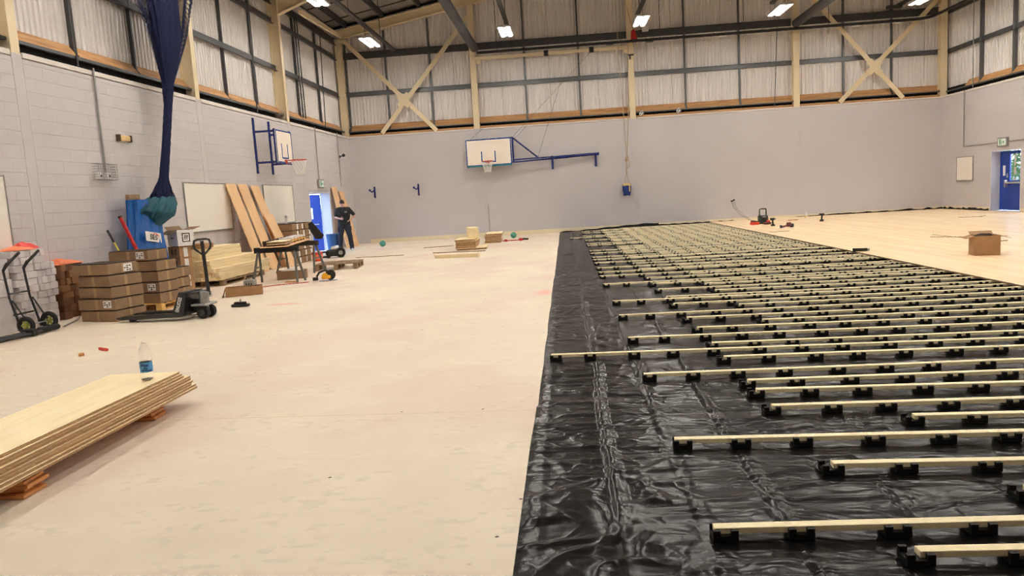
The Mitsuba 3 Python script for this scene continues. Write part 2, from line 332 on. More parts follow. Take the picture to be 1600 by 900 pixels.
for xx in posts_b: part(wb, 'post', box(xx-.035, xx+.035, YB+.24, YB+.32, 4.67, rafter_z(xx)-.05), 'galv')
for yy in posts_l: part(wl, 'post', box(XL-.32, XL-.24, yy-.03, yy+.03, 4.69, 8.4), 'dark_steel')
for yy in (26.66, 28.66): part(wr, 'post', box(XR+.22, XR+.32, yy-.06, yy+.06, 4.64, 8.4), 'galv')
# steel frame
UPY, UPX = (0, 1, 0), (1, 0, 0)
for i, yy in enumerate(COLY):
    for xx, side in ((XL-.17, 'left'), (XR+.17, 'right')):
        if yy > 30: continue
        solo('steel_column', prof((xx, yy, 0.0 if False else ZT+.02), (xx, yy, 8.7), ibeam(.2, .34) , (1, 0, 0)), 'cream', f'cream painted steel column on the {side} wall, {ordinal(len(COLY)-1-i)} from the far corner', 'steel column', 'portal frame columns')
for i, xx in enumerate(COLX):
    lab = ['cream steel column in the far left corner', 'cream steel column on the far wall above the arm-mounted backboard', 'cream steel column on the far wall behind the hanging red bag', 'cream steel column on the far wall left of the right-hand cross bracing', 'cream steel column in the far right corner'][i]
    w_ = .26 if i in (0, 4) else .235
    solo('steel_column', prof((xx, YB+.11, ZT+.02), (xx, YB+.11, rafter_z(xx)+.02), ibeam(w_, .22), (0, 1, 0)), 'cream', lab, 'steel column', 'far wall columns')
for i, yy in enumerate(COLY):
    y_ = yy if yy < 30 else YB+.1
    k = thing('roof_frame', f'cream steel roof frame across the hall, {ordinal(len(COLY)-i)} from the far wall', 'roof frame', 'roof frames')
    for sgn, nm in ((-1, 'rafter'), (1, 'rafter')):
        xe = 3.015+sgn*11.9; p = (xe, y_, rafter_z(xe)+.18); q = (3.015, y_, rafter_z(3.015)+.18)
        part(k, nm, prof(p, q, ibeam(.2, .36)), 'cream')
        if yy < 30:
            a = np.array([(xe, rafter_z(xe)+.02), (xe-sgn*3.0, rafter_z(xe-sgn*3.0)+.02), (xe, 7.78)])
            web = trimesh.creation.extrude_polygon(Polygon(a), .016, engine='earcut'); V = np.array(web.vertices)
            web.vertices = np.c_[V[:, 0], V[:, 2]+y_-.008, V[:, 1]]
            fl = bar((xe, y_, 7.78), (xe-sgn*3.0, y_, rafter_z(xe-sgn*3.0)), .2, .02)
            part(k, 'haunch', join(web, fl), 'cream')
# roof: liner planes with purlins
for s in (-1, 1):
    xe = 3.015+s*12.3; ze = rafter_z(3.015+s*11.9)+.62-SL*.4
    zr = ze+SL*12.3
    V = np.array([(xe, YF-.4, ze), (3.015, YF-.4, zr), (3.015, CB+.1, zr), (xe, CB+.1, ze)]); W = V+[0, 0, .1]
    pl = trimesh.convex.convex_hull(np.vstack([V, W]))
    ck = struct('ceiling' if s < 0 else 'ceiling_001', pl, 'roof', 'grey roof lining')
    for j in range(8):
        xx = 3.015+s*(11.6-j*1.55); zz = ze+SL*(12.3-abs(xx-3.015))-.11
        part(ck, 'purlin', prof((xx, YF, zz), (xx, CB-.05, zz), zed(.2)), 'dark_steel')
    for j in range(7):
        yy = 30.2-j*2.05
        p = (xe, yy, ze-.02); q = (3.015, yy, zr-.02)
        part(ck, 'lining_joint', bar(p, q, .05, .03), 'dark_steel')
struct('gable_fill', join(box(CL, CR, YF-.5, YF-.4, 8.5, 11.5)), 'void', 'gable end')
# cross bracing on the far wall
def brace(pts, lab):
    k = thing('cross_brace', lab, 'bracing')
    yb = YB-.045; (a, b), (e, f), m = pts
    P3 = lambda q, o=0: np.array([q[0], yb+o, q[1]])
    part(k, 'brace_bar', bar(P3(a), P3(b), .02, .17, up=(0, 1, 0)) if False else bar(P3(a), P3(b), .17, .02, up=(0, -1, 0)), 'cream')
    part(k, 'brace_bar', bar(P3(e, .03), P3(f, .03), .17, .02, up=(0, -1, 0)), 'cream')
    d1 = (P3(b)-P3(a)); d1 /= np.linalg.norm(d1); d2 = (P3(f)-P3(e)); d2 /= np.linalg.norm(d2); mm = P3(m, -.035)
    part(k, 'gusset_plate', join(bar(mm-d1*.33, mm+d1*.33, .26, .014, up=(0, -1, 0)), bar(mm-d2*.33+[0, .012, 0], mm+d2*.33+[0, .012, 0], .26, .014, up=(0, -1, 0))), 'cream')
    part(k, 'bolt', join(*[cyl(mm+d1*s*t+[0, -.005, 0]+np.array([dx, 0, 0]), mm+d1*s*t+[0, -.025, 0]+np.array([dx, 0, 0]), .016, 6) for s in (-1, 1) for t in (.12, .24) for dx in (-.05, .05)]), 'cream', kind='stuff')
brace([((-8.72, 8.33), (-5.1, 4.46)), ((-7.39, 4.5), (-3.55, 8.85)), (-6.36, 5.76)], 'cream crossed steel bracing at the left end of the far wall')
brace([((10.0, 8.44), (13.35, 4.48)), ((10.96, 4.48), (14.64, 8.1)), (12.26, 5.74)], 'cream crossed steel bracing at the right end of the far wall')
solo('roof_brace', bar((-8.2, 24.4, 7.9), (-8.75, 30.75, 8.45), .1, .14), 'cream', 'cream diagonal steel strut up under the roof in the far left corner', 'steel strut')
# round longitudinal ties under the roof
for xx, lab in ((-3.35, 'thick dark round roof tie running to the column above the arm-mounted backboard'), (9.33, 'thick dark round roof tie running to the column left of the right-hand bracing'), (2.95, None)):
    if lab: solo('roof_tie', cyl((xx, YF+.2, 7.66), (xx, YB+.0, 7.62), .165, 20), 'dark_steel', lab, 'roof tie', smooth=40)
# ------------------------------------------------------------------ lamps on their trunking
tubes_lit = {'type': 'area', 'radiance': {'type': 'rgb', 'value': list(LAMP)}}
TX = [-6.62, -1.78, 2.92, 7.6, 12.35]
for i, xx in enumerate(TX):
    ye = YB+.05 if i == 0 else 27.9
    if i == 0: ye = YB-.02
    tk = thing('lamp_trunking', f'dark overhead cable trunking, {ordinal(i+1)} from the left wall', 'trunking', 'lamp trunking lines')
    part(tk, 'channel', join(box(xx-.07, xx+.07, YF, ye, 7.74, 7.75), box(xx-.07, xx-.06, YF, ye, 7.74, 7.82), box(xx+.06, xx+.07, YF, ye, 7.74, 7.82)), 'dark_steel')
    part(tk, 'hanger_rod', join(*[cyl((xx, yy, 7.75), (xx, yy, rafter_z(xx)+.4), .012, 6) for yy in (28.6 if i == 0 else 27.3, 24.4, 18.2, 12, 5.8, -.4)]), 'dark_steel')
    for j, yy in enumerate((26.9, 20.9, 14.9, 8.9, 3.2)):
        k = thing('ceiling_lamp', f'hanging twin-tube lamp, {ordinal(i+1)} from the left in the {ordinal(j+1)} row from the far wall', 'lamp', 'hanging twin-tube lamps')
        part(k, 'housing', cbox(xx-.24, xx+.24, yy-.8, yy+.8, 7.315, 7.37, .01), 'lamp_body')
        for dx in (-.125, .125):
            q = box(xx+dx-.055, xx+dx+.055, yy-.75, yy+.75, 7.292, 7.306)
            kk = part(k, 'lit_tube', q, 'lamp_body'); scene[kk]['emitter'] = dict(tubes_lit)
            if j == 0: labels[kk] = {'label': 'glowing white tube'}
        part(k, 'suspension', join(*[cyl((xx, yy+d, 7.37), (xx, yy+d, 7.745), .008, 5) for d in (-.6, .6)]), 'dark_steel')
# ------------------------------------------------------------------ black sheet with the loose battens
# rows: start x, y at the start, y at x = 5
rows = [(1.354, 2.992, 2.97), (.585, 3.248, 3.25), (2.12, 3.58, 3.55), (1.356, 3.982, 3.85), (.586, 4.459, 4.30), (2.125, 4.756, 4.62), (1.334, 5.082, 4.98), (1.335, 5.504, 5.34), (1.338, 5.777, 5.72),
        (.57, 6.112, 6.05), (1.333, 6.626, 6.51), (-.216, 7.012, 6.83), (1.346, 7.238, 7.13), (.574, 7.684, 7.55), (1.348, 8.075, 7.92), (2.115, 8.363, 8.32), (1.344, 8.728, 8.665), (.581, 9.12, 9.075),
        (2.124, 9.521, 9.455), (1.343, 9.837, 9.80), (.583, 10.327, 10.14), (1.34, 10.50, 10.44), (2.1, 10.93, 10.90)]
known = [12.297, 13.502, 14.157, 14.977, 16.076, 16.852, 17.497, 18.657, 19.477, 21.459, 22.136, 23.726, 25.3, 26.003, 28.051, 29.3]
y, k = 11.31, 0
while y < 30.5:
    near_k = [q for q in known if abs(q-y) < .2]
    x0 = .55 if near_k else (1.33, 2.1, 1.33, 1.33)[k % 4]; k += 1
    if abs(y-25.08) < .2: x0 = .09
    yy = near_k[0] if near_k else y+rng.uniform(-.04, .04)
    rows.append((x0, yy, yy-rng.uniform(.0, .09))); y += .384
rows = [(x0*1.013, ya*1.013, yb*1.013) for x0, ya, yb in rows if ya*1.013 < 30.6]
def sheet_axis(a, b, fn):
    out = [a]
    while out[-1] < b: out.append(min(b, out[-1]+fn(out[-1])))
    return np.array(out)
sx = sheet_axis(-.29, 6.05, lambda x: .02 if x < 3.2 else .05)
sy = sheet_axis(-1.0, 30.84, lambda y: .12 if y < 2.3 else max(.018, .018*y/4.5) if y < 14 else .06)
def sheet_h(x, y):
    P3 = lambda a, b, s=0.0: np.stack([a, b, np.full_like(a, s)], -1)
    wx = x+.16*(meshkit.noise(P3(x*2.1, y*1.7), 1)-.5); wy = y+.16*(meshkit.noise(P3(x*1.9, y*2.3), 2)-.5)
    ridge = lambda n, k: np.clip(1-np.abs(2*n-1)*k, 0, 1)
    env = meshkit.noise(P3(x*1.1, y*.8), 3)
    h = .0085*ridge(meshkit.noise(P3(wx*1.6, wy*11), 4), 2.4)*np.clip(env*2-.3, .15, 1)
    h += .010*ridge(meshkit.noise(P3(wx*4.2, wy*4.8), 5), 4.0)*np.clip(1.5-env*2, 0, 1)
    h += .008*ridge(meshkit.noise(P3(wx*2.0+wy*2.2, wy*2.4-wx*1.2), 6), 5.0)
    h += .005*meshkit.noise(P3(wx*9, wy*12), 8)*meshkit.noise(P3(x*2, y*2), 9)
    h += .006*meshkit.noise(P3(x*2.2, y*2.5), 10)
    for xc, amp, sd in ((.19, .019, 11), (.55, .022, 12), (.98, .015, 13), (1.55, .012, 14), (2.35, .011, 15), (3.3, .01, 16)):
        c0 = xc+.05*(meshkit.noise(P3(y*0+xc, y*.9), sd)-.5)+.02*(meshkit.noise(P3(y*0+xc, y*5), sd)-.5)
        m = np.clip(meshkit.noise(P3(y*0, y*.8), sd+40)*2.2-.3, .25, 1)
        h += amp*m*np.exp(-((x-c0)/.014)**2)+.6*amp*m*np.exp(-((x-c0-.036)/.011)**2)
    h += .002*(np.abs(x+.2) < .012)
    press = np.ones_like(y)
    for x0, ya, yb in rows:
        yl = ya+(yb-ya)*(x-x0)/(5-x0); press = np.minimum(press, np.where(x > x0-.075, np.clip(np.abs(y-yl)/.16-.52, 0, 1), 1))
    return .002+h*press*np.clip((x+.29)/.04, .1, 1)
Xg, Yg = np.meshgrid(sx, sy, indexing='ij'); Zg = sheet_h(Xg, Yg)
edge = .014*(meshkit.noise(np.stack([Yg*0, Yg*1.3, Yg*0], -1), 30)-.5)-.012*(Yg < 5.55)
Xd = Xg+edge*np.clip(1-(Xg+.29)/.3, 0, 1)
nu, nv = len(sx), len(sy)
ii, jj = np.meshgrid(np.arange(nu-1), np.arange(nv-1), indexing='ij'); aa = (ii*nv+jj).ravel()
sheet_mesh = trimesh.Trimesh(np.stack([Xd, Yg, Zg], -1).reshape(-1, 3), np.vstack([np.c_[aa, aa+nv, aa+nv+1], np.c_[aa, aa+nv+1, aa+1]]), process=False)
solo('plastic_sheet', sheet_mesh, 'sheet', 'wrinkled black plastic membrane spread under the loose battens', 'plastic sheet', smooth=True)
def upstand(P, hs, th=.02):
    P, hs = np.asarray(P, float), np.asarray(hs, float); V = []
    t = np.gradient(P, axis=0); t /= np.linalg.norm(t, axis=1, keepdims=True); nrm = np.c_[t[:, 1], -t[:, 0]]
    for p, q, h in zip(P, nrm, hs):
        V += [(p[0]+q[0]*.05, p[1]+q[1]*.05, p[2]-.0), (p[0]+q[0]*th, p[1]+q[1]*th, p[2]+h), (p[0], p[1], p[2]+h+.005), (p[0], p[1], p[2])]
    F = []
    for i in range(len(P)-1):
        for k in range(4):
            a, b = i*4+k, i*4+(k+1) % 4; F += [(a, b, b+4), (a, b+4, a+4)]
    return trimesh.Trimesh(np.array(V), np.array(F), process=False)
n = 60; u = np.linspace(0, 1, n)
solo('plastic_upstand', upstand(np.c_[-.2+3.95*u, YB-.03+0*u, .003+0*u], .03+.13*np.clip((u-.18)*1.6, 0, 1)+.012*np.sin(u*31)), 'sheet', 'tall black plastic edge turned up along the far wall behind the battens', 'plastic edge', smooth=50)
solo('plastic_upstand', upstand(np.c_[3.75+3.0*u, YB-.03+0*u, .04+0*u], .05+.012*np.sin(u*40)), 'sheet', 'thin black plastic edge along the far wall left of the power tools', 'plastic edge', smooth=50)
uu = np.linspace(0, 1, 120); rr = meshkit.noise(np.c_[uu*24, uu*0, uu*0], 5)
solo('plastic_upstand', upstand(np.c_[9.2+5.6*uu, YB-.035+0*uu, .08+0*uu], .012+.07*rr*np.clip(uu*1.5, 0, 1)), 'sheet', 'crumpled black plastic edge along the far wall running to the right corner', 'plastic edge', smooth=50)
solo('plastic_upstand', upstand(np.c_[XR-.035+0*uu, YB-.06-(YB-.06-DR1-.06)*uu, .08+0*uu], .02+.075*rr[::-1]), 'sheet', 'crumpled black plastic edge along the right wall beside the blue door', 'plastic edge', smooth=50)
cr = join(box(-.056, .056, -.05, .05, .004, .0305), *[box(s*.056, s*.024, t*.0278, t*.05, .0305, .055) for s in (-1, 1) for t in (-1, 1)])
cradle_ply = shape(cr, 'cradle')
BL, CS = 2.34, .39
batten_ply = {}
def batten_mesh(L):
    L = round(L, 2)
    if L not in batten_ply: batten_ply[L] = shape(cbox(0, L, -.027, .027, .031, .06, .002), 'batten')
    return batten_ply[L]
XE = 5.9
for ri, (x0, ya, yb) in enumerate(rows):
    s = (yb-ya)/(5-x0); ang = math.atan(s); x, pi_ = x0, 0
    while x < XE-.25:
        L = min(BL, XE-x); last = x+L > XE-.3
        where = 'left-hand' if pi_ == 0 else ('right-hand' if last else 'middle')
        jog = 0 if pi_ == 0 else .0 if ri % 3 else .006
        k = thing('batten', f'pale timber batten on black cradles, {where} piece of the {ordinal(ri+1)} row from the front', 'batten', 'pale battens laid in rows on the black sheet')
        yy = ya+s*(x-x0)+jog
        tw = T().translate([x+.003, yy, .002]).rotate([0, 0, 1], math.degrees(ang))
        part(k, 'bar', batten_mesh(L-.006), tw=tw)
        nxt = x0+CS*math.ceil((x-x0-.01)/CS); far = []
        while nxt < x+L-.01 and nxt < XE:
            px = nxt+(.05 if x0 < 1 else .0) if abs(nxt-x0) < .01 else nxt+.02*math.sin(ri*7.3+nxt*5)
            py = ya+s*(px-x0)+jog
            if yy < 14.5: part(k, 'cradle', cradle_ply, tw=T().translate([px, py, .002]).rotate([0, 0, 1], math.degrees(ang)))
            else: far.append(moved(cr, (px, py, .002), ang))
            nxt += CS
        if far: part(k, 'cradles', join(*far), 'cradle', kind='stuff')
        x += BL; pi_ += 1
# ------------------------------------------------------------------ doors
mat('leaf_paper', c(232, 232, 236), rough=.6)
def exit_sign(kind, x, y, z, s, cond):
    """sign box on a wall at x; s = +1 faces +x"""
    k = thing('exit_sign', f'green and white running-man exit sign over the {kind} door', 'exit sign')
    w, h, d = .58, .31, .07
    part(k, 'frame', cbox(x, x+s*d, y-w/2, y+w/2, z-h/2, z+h/2, .01), 'alu')
    kk = part(k, 'panel', box(x+s*d, x+s*(d+.006), y-w/2+.06, y+w/2-.06, z-h/2+.045, z+h/2-.045), 'sign_white')
    g = lambda a0, a1, b0, b1: box(x+s*(d+.006), x+s*(d+.012), y-s*a0, y-s*a1, z+b0, z+b1)
    part(k, 'door_symbol', join(g(.02, .15, .075, .09), g(.02, .035, -.09, .09), g(.135, .15, -.09, .09)), 'sign_green')
    fig = [cyl((x+s*(d+.006), y+s*.0-s*.085, z+.05), (x+s*(d+.012), y-s*.085, z+.05), .018, 10)]
    for (a, b), (e, f) in (((.085, .03), (.075, -.02)), ((.075, -.02), (.10, -.055)), ((.10, -.055), (.085, -.085)), ((.075, -.02), (.05, -.045)), ((.085, .025), (.115, .0)), ((.085, .025), (.055, .01))):
        fig.append(bar((x+s*(d+.009), y-s*a, z+b), (x+s*(d+.009), y-s*e, z+f), .014, .006, up=(s, 0, 0)))
    part(k, 'running_figure', join(*fig), 'sign_green')
    part(k, 'arrow', join(g(-.13, -.03, -.012, .012), bar((x+s*(d+.009), y+s*.14, z), (x+s*(d+.009), y+s*.095, z+.045), .016, .006, up=(s, 0, 0)), bar((x+s*(d+.009), y+s*.14, z), (x+s*(d+.009), y+s*.095, z-.045), .016, .006, up=(s, 0, 0))), 'sign_green')
mat('sign_white', c(226, 240, 232), rough=.4); mat('sign_green', c(20, 130, 84), rough=.4)
exit_sign('left', XL, 26.7, 2.47, 1, None); exit_sign('right', XR, 26.7, 2.41, -1, None)
# left door: leaf swung outwards on its far hinge
d1 = struct('door_1', None, None, 'blue door standing open in the left wall')
part(d1, 'lining', join(box(XL-.36, XL+.004, DL0-.004, DL0+.03, 0, DZ), box(XL-.36, XL+.004, DL1-.03, DL1+.004, 0, DZ), box(XL-.36, XL+.004, DL0, DL1, DZ-.03, DZ+.004)), 'door_white')
hx, hy, ang = XL-.36, DL1-.06, math.radians(193)
def leaf_local(m): return moved(m, (hx, hy, 0), ang)
part(d1, 'leaf', leaf_local(cbox(0, .95, -.025, .025, .01, 2.1, .004)), 'blue_door')
part(d1, 'notice', leaf_local(join(box(.3, .5, .026, .03, 1.2, 1.62), box(.3, .5, -.03, -.026, 1.2, 1.62))), 'leaf_paper', label='white notice')
part(d1, 'push_bar', leaf_local(join(cyl((.1, .07, 1.0), (.85, .07, 1.0), .02, 8), cyl((.1, -.07, 1.0), (.85, -.07, 1.0), .02, 8))), 'chrome')
d2 = struct('door_2', None, None, 'blue double door with a glazed leaf in the right wall')
part(d2, 'lining', join(box(XR-.004, XR+.36, DR1-.03, DR1+.004, .1, 2.15), box(XR-.004, XR+.36, DR0-.004, DR0+.03, .1, 2.15), box(XR-.004, XR+.36, DR0, DR1, 2.12, 2.154)), 'door_white')
lx0, lx1 = XR+.29, XR+.34
part(d2, 'leaf', cbox(lx0, lx1, 26.93, DR1-.03, .1, 2.1, .004), 'blue_door')
gy0, gy1, gz0, gz1 = 26.02, 26.86, 1.1, 2.0
part(d2, 'leaf', join(cbox(lx0, lx1, DR0+.03, 26.92, .1, gz0, .004), cbox(lx0, lx1, DR0+.03, gy0, gz0, 2.1, .004), cbox(lx0, lx1, gy1, 26.92, gz0, 2.1, .004), cbox(lx0, lx1, gy0, gy1, gz1, 2.1, .004)), 'blue_door')
part(d2, 'pane', trimesh.Trimesh(np.array([(lx0+.025, gy0, gz0), (lx0+.025, gy1, gz0), (lx0+.025, gy1, gz1), (lx0+.025, gy0, gz1)]), [(0, 1, 2), (0, 2, 3)], process=False), 'glass')
part(d2, 'notice', box(lx0-.006, lx0, 27.1, 27.24, 1.27, 1.62), 'leaf_paper', label='white notice')
part(d2, 'push_bar', join(cyl((lx0-.09, 26.05, 1.03), (lx0-.09, 26.95, 1.03), .035, 10), box(lx0-.1, lx0, 26.94, 27.0, .88, 1.12), box(lx0-.1, lx0, 26.03, 26.09, .95, 1.1)), 'chrome')
part(d2, 'lock', box(lx0-.03, lx0, 26.93, 26.98, 1.2, 1.35), 'chrome')
d3 = struct('door_3', join(box(XR-.004, XR+.36, 24.27, 24.304, .1, 2.15), box(XR-.004, XR+.36, 21.996, 22.03, .1, 2.15), box(XR-.004, XR+.36, 22, 24.3, 2.12, 2.154)), 'door_white', 'open doorway further along the right wall')
# outside: paving and hedges seen through the doors
struct('ground_outside', join(box(XR+.36, XR+40, -10, 60, -.2, .06), box(XL-40, XL-.36, -10, 60, -.2, -.02)), 'outside_ground', 'paved ground outside')
hg = np.random.default_rng(3)
def hedge(x0, x1, y0, y1, h, lab):
    q = 2600; P = hg.uniform([x0, y0, .06], [x1, y1, h], (q, 3)); ms = []
    a = hg.normal(size=(q, 3)); a /= np.linalg.norm(a, axis=1, keepdims=True); b = np.cross(a, hg.normal(size=(q, 3))); b /= np.linalg.norm(b, axis=1, keepdims=True)
    V = np.stack([P-a*.16, P+b*.09, P+a*.16, P-b*.09], 1).reshape(-1, 3); i = np.arange(q)*4
    k = thing('hedge', lab, 'hedge'); part(k, 'foliage', trimesh.Trimesh(V, np.vstack([np.c_[i, i+1, i+2], np.c_[i, i+2, i+3]]), process=False), 'leaf', kind='stuff')
    part(k, 'trunk', join(*[cyl((x0+.5, yy, .05), (x0+.5, yy, h*.7), .06, 7) for yy in np.linspace(y0+.4, y1-.4, 6)]), 'sill', kind='stuff')
hedge(XR+13, XR+15, 44, 58, 3.6, 'green hedge outside the glazed right-hand door')
# ------------------------------------------------------------------ wall fittings
def wallboard(name, x, s, y0, y1, z0, z1, lab, sur='whiteboard'):
    k = thing(name, lab, 'whiteboard'); fw = .022
    part(k, 'panel', box(x, x+s*.018, y0+fw*.5, y1-fw*.5, z0+fw*.5, z1-fw*.5), sur)
    part(k, 'frame', join(box(x, x+s*.028, y0, y1, z0, z0+fw), box(x, x+s*.028, y0, y1, z1-fw, z1), box(x, x+s*.028, y0, y0+fw, z0+fw, z1-fw), box(x, x+s*.028, y1-fw, y1, z0+fw, z1-fw)), 'alu')
    part(k, 'pen_tray', box(x, x+s*.06, y0+.05, y1-.05, z0-.012, z0), 'alu')
W0 = XL+.004
wallboard('whiteboard', W0, 1, 8.9, 11.3, 1.21, 2.42, 'whiteboard at the left edge above the white cartons')
wallboard('whiteboard', W0, 1, 16.86, 19.25, 1.2, 2.39, 'whiteboard half hidden by the leaning planks')
wallboard('whiteboard', W0, 1, 21.47, 23.85, 1.2, 2.39, 'whiteboard between the leaning planks and the left door')
wallboard('whiteboard', XR-.004, -1, 28.57, 29.73, 1.15, 2.04, 'small whiteboard on the right wall beside the blue door')
def conduit(path, r, lab, extra=()):
    k = thing('conduit', lab, 'conduit'); part(k, 'pipe', tube(path, r, 8), 'alu', smooth=50)
    for q in extra: part(k, 'clip', cbox(q[0]-.02, q[0]+.02, q[1]-.025, q[1]+.025, q[2]-.012, q[2]+.012, .004), 'alu')
    return k
wx = XL+.035
conduit([(wx, 13.96, 4.5), (wx, 13.95, 3.5), (wx, 13.95, 2.5)], .019, 'grey conduit dropping to the caged sockets on the left wall', [(wx, 13.96, 4.3), (wx, 13.955, 3.9), (wx, 13.95, 3.15)])
conduit([(wx, 26.6, 4.5), (wx, 26.58, 2.64)], .016, 'grey conduit dropping to the exit sign over the left door', [(wx, 26.6, 4.0), (wx, 26.6, 3.2)])
conduit([(wx, 29.25, 4.5), (wx, 29.2, 2.42)], .016, 'grey conduit under the black camera near the far left corner', [(wx, 29.25, 4.0), (wx, 29.2, 2.9)])
rx = XR-.035
conduit([(rx, 29.22, 4.45), (rx, 29.22, 2.44), (rx, 29.19, 2.41), (rx, 27.0, 2.41)], .017, 'grey conduit on the right wall running down and along to the exit sign', [(rx, 29.22, 4.0), (rx, 29.22, 3.2), (rx, 28.2, 2.41)])
conduit([(rx, 26.4, 2.41), (rx, 22.0, 2.415)], .017, 'grey conduit on the right wall leaving the exit sign to the right', [(rx, 25.6, 2.41)])
k = thing('camera_unit', 'small black dome camera on the left wall near the corner', 'camera')
part(k, 'bracket', cbox(XL, XL+.06, 29.3, 29.4, 3.52, 3.6, .008), 'black'); part(k, 'arm', cyl((XL+.05, 29.35, 3.56), (XL+.14, 29.40, 3.62), .02, 8), 'black'); part(k, 'dome', hullof([((XL+.17, 29.42, 3.62), .065)], 2), 'black', smooth=True)
k = thing('socket_cage', 'wire cage guarding two sockets on the left wall', 'cage')
y0, y1, z0, z1, xo = 13.58, 14.16, 2.39, 2.69, XL+.14
wires = []
for yy in np.linspace(y0, y1, 9): wires.append(tube([(XL, yy, z1), (xo, yy, z1), (xo, yy, z0), (XL, yy, z0)], .0045, 5))
for zz in np.linspace(z0, z1, 7): wires.append(tube([(XL, y0, zz), (xo, y0, zz), (xo, y1, zz), (XL, y1, zz)], .0045, 5))
part(k, 'wire', join(*wires), 'alu', kind='stuff')
for yy in (13.72, 13.98): part(k, 'socket', cbox(XL, XL+.07, yy-.075, yy+.075, 2.4, 2.53, .01), 'white_plastic'); part(k, 'switch', cyl((XL+.07, yy+.01, 2.46), (XL+.085, yy+.01, 2.46), .022, 10), 'black')
k = thing('wall_light', 'small tan bulkhead light high on the left wall', 'wall light')
part(k, 'body', cbox(XL, XL+.07, 14.5, 14.88, 3.18, 3.29, .012), 'tan'); part(k, 'end_cap', cbox(XL, XL+.085, 14.47, 14.52, 3.165, 3.30, .008), 'brown_dark'); part(k, 'end_cap', cbox(XL, XL+.085, 14.86, 14.91, 3.165, 3.30, .008), 'brown_dark')
mat('tan', c(214, 184, 128), rough=.5); mat('brown_dark', c(74, 56, 40), rough=.5)
# ------------------------------------------------------------------ basketball goals
mat('blue_steel', c(24, 38, 104), rough=.4); mat('orange_red', c(190, 62, 46), rough=.45); mat('board_white', c(236, 226, 212), rough=.4); mat('board_blue', c(30, 70, 140), rough=.45); mat('pad_teal', c(46, 116, 124), rough=.6)
mat('net_white', c(232, 230, 224), rough=.7)
def hoop(k, ctr, fwd, r=.225):
    """rim with its net; fwd = horizontal unit vector away from the board"""
    ctr, fwd = np.array(ctr, float), np.array(fwd, float); side = np.array([-fwd[1], fwd[0], 0]); a = np.linspace(0, 2*math.pi, 33)[:-1]
    rim = part(k, 'rim', join(tube([ctr+r*(math.cos(t)*fwd+math.sin(t)*side) for t in a], .011, 6, closed=True), bar(ctr-fwd*(r+.16), ctr-fwd*(r-.02), .14, .02), bar(ctr-fwd*(r+.155)+[0, 0, -.07], ctr-fwd*(r+.155)+[0, 0, .03], .14, .02, up=fwd), bar(ctr-fwd*(r+.15)+[0, 0, -.1], ctr-fwd*(r*.55)+[0, 0, -.01], .03, .015)), 'orange_red', smooth=40)
    st = []
    for d in (1, -1):
        for i in range(12):
            pts = []
            for s in np.linspace(0, 1, 7):
                rr = r*(1-.42*min(1, s*1.3)); an = (i+d*s*2.2)*2*math.pi/12
                pts.append(ctr+rr*(math.cos(an)*fwd+math.sin(an)*side)+[0, 0, -.02-.42*s])
            st.append(tube(pts, .0055, 4))
    part(rim, 'net', join(*st), 'net_white', kind='stuff')
def backboard(k, o, ux, n, w, h, inner, fw=.035):
    """o = lower left corner, ux along the width, n towards the play"""
    o, ux, n = (np.array(v, float) for v in (o, ux, n)); up = np.array([0, 0, 1.0])
    def slab(a0, a1, b0, b1, d0, d1): return trimesh.convex.convex_hull(np.array([o+ux*a+up*b+n*d for a in (a0, a1) for b in (b0, b1) for d in (d0, d1)]))
    part(k, 'board', slab(0, w, 0, h, -.02, 0), 'board_white')
    part(k, 'border', join(slab(0, w, 0, fw, 0, .006), slab(0, w, h-fw, h, 0, .006), slab(0, fw, fw, h-fw, 0, .006), slab(w-fw, w, fw, h-fw, 0, .006)), 'board_blue')
    a0, a1, b0, b1 = inner; t = .045
    part(k, 'target_mark', join(slab(a0, a1, b0, b0+t, 0, .005), slab(a0, a0+t, b0+t, b1, 0, .005), slab(a1-t, a1, b0+t, b1, 0, .005)), 'board_blue')
    return slab
k = thing('basketball_goal', 'basketball backboard on a long blue swing arm on the far wall', 'basketball goal')
by = YB-.45
sl = backboard(k, (-3.9, by, 2.9), (1, 0, 0), (0, -1, 0), 1.83, 1.05, (.6, 1.19, .12, .56))
part(k, 'pad', sl(.0, 1.83, -.05, .01, -.05, .02), 'pad_teal')
hoop(k, (-3.03, by-.39, 3.05), (0, -1, 0))
tb = lambda p, q, r=.035: cyl(p, q, r, 10)
part(k, 'side_frame', join(tb((-2.0, by+.05, 2.95), (-2.0, by+.05, 3.96)), tb((-2.09, by+.03, 2.95), (-2.09, by+.03, 3.95), .028), tb((-3.88, by+.05, 3.93), (-1.98, by+.05, 3.95), .03), tb((-3.88, by+.05, 2.97), (-1.98, by+.05, 2.97), .03)), 'blue_steel')
part(k, 'brace_tube', tb((-2.0, by+.06, 3.94), (-1.02, by+.1, 3.1), .032), 'blue_steel')
part(k, 'swing_arm', join(tb((-2.0, by+.05, 3.06), (-.45, by+.12, 3.08), .032), tb((-2.05, by+.05, 2.97), (.2, by+.2, 3.03), .035), tb((-.45, by+.12, 3.06), (1.45, by+.3, 3.1), .05), bar((.1, by+.2, 3.05), (1.42, by+.32, 3.1), .06, .1)), 'blue_steel')
for xx, yy in ((-.44, by+.16), (1.32, by+.34)):
    part(k, 'wall_bracket', join(box(xx-.04, xx+.04, YB-.03, YB, 2.6, 3.14), box(xx-.035, xx+.035, yy-.05, YB, 3.0, 3.12), box(xx-.035, xx+.035, yy-.04, yy+.02, 2.64, 3.1)), 'blue_steel')
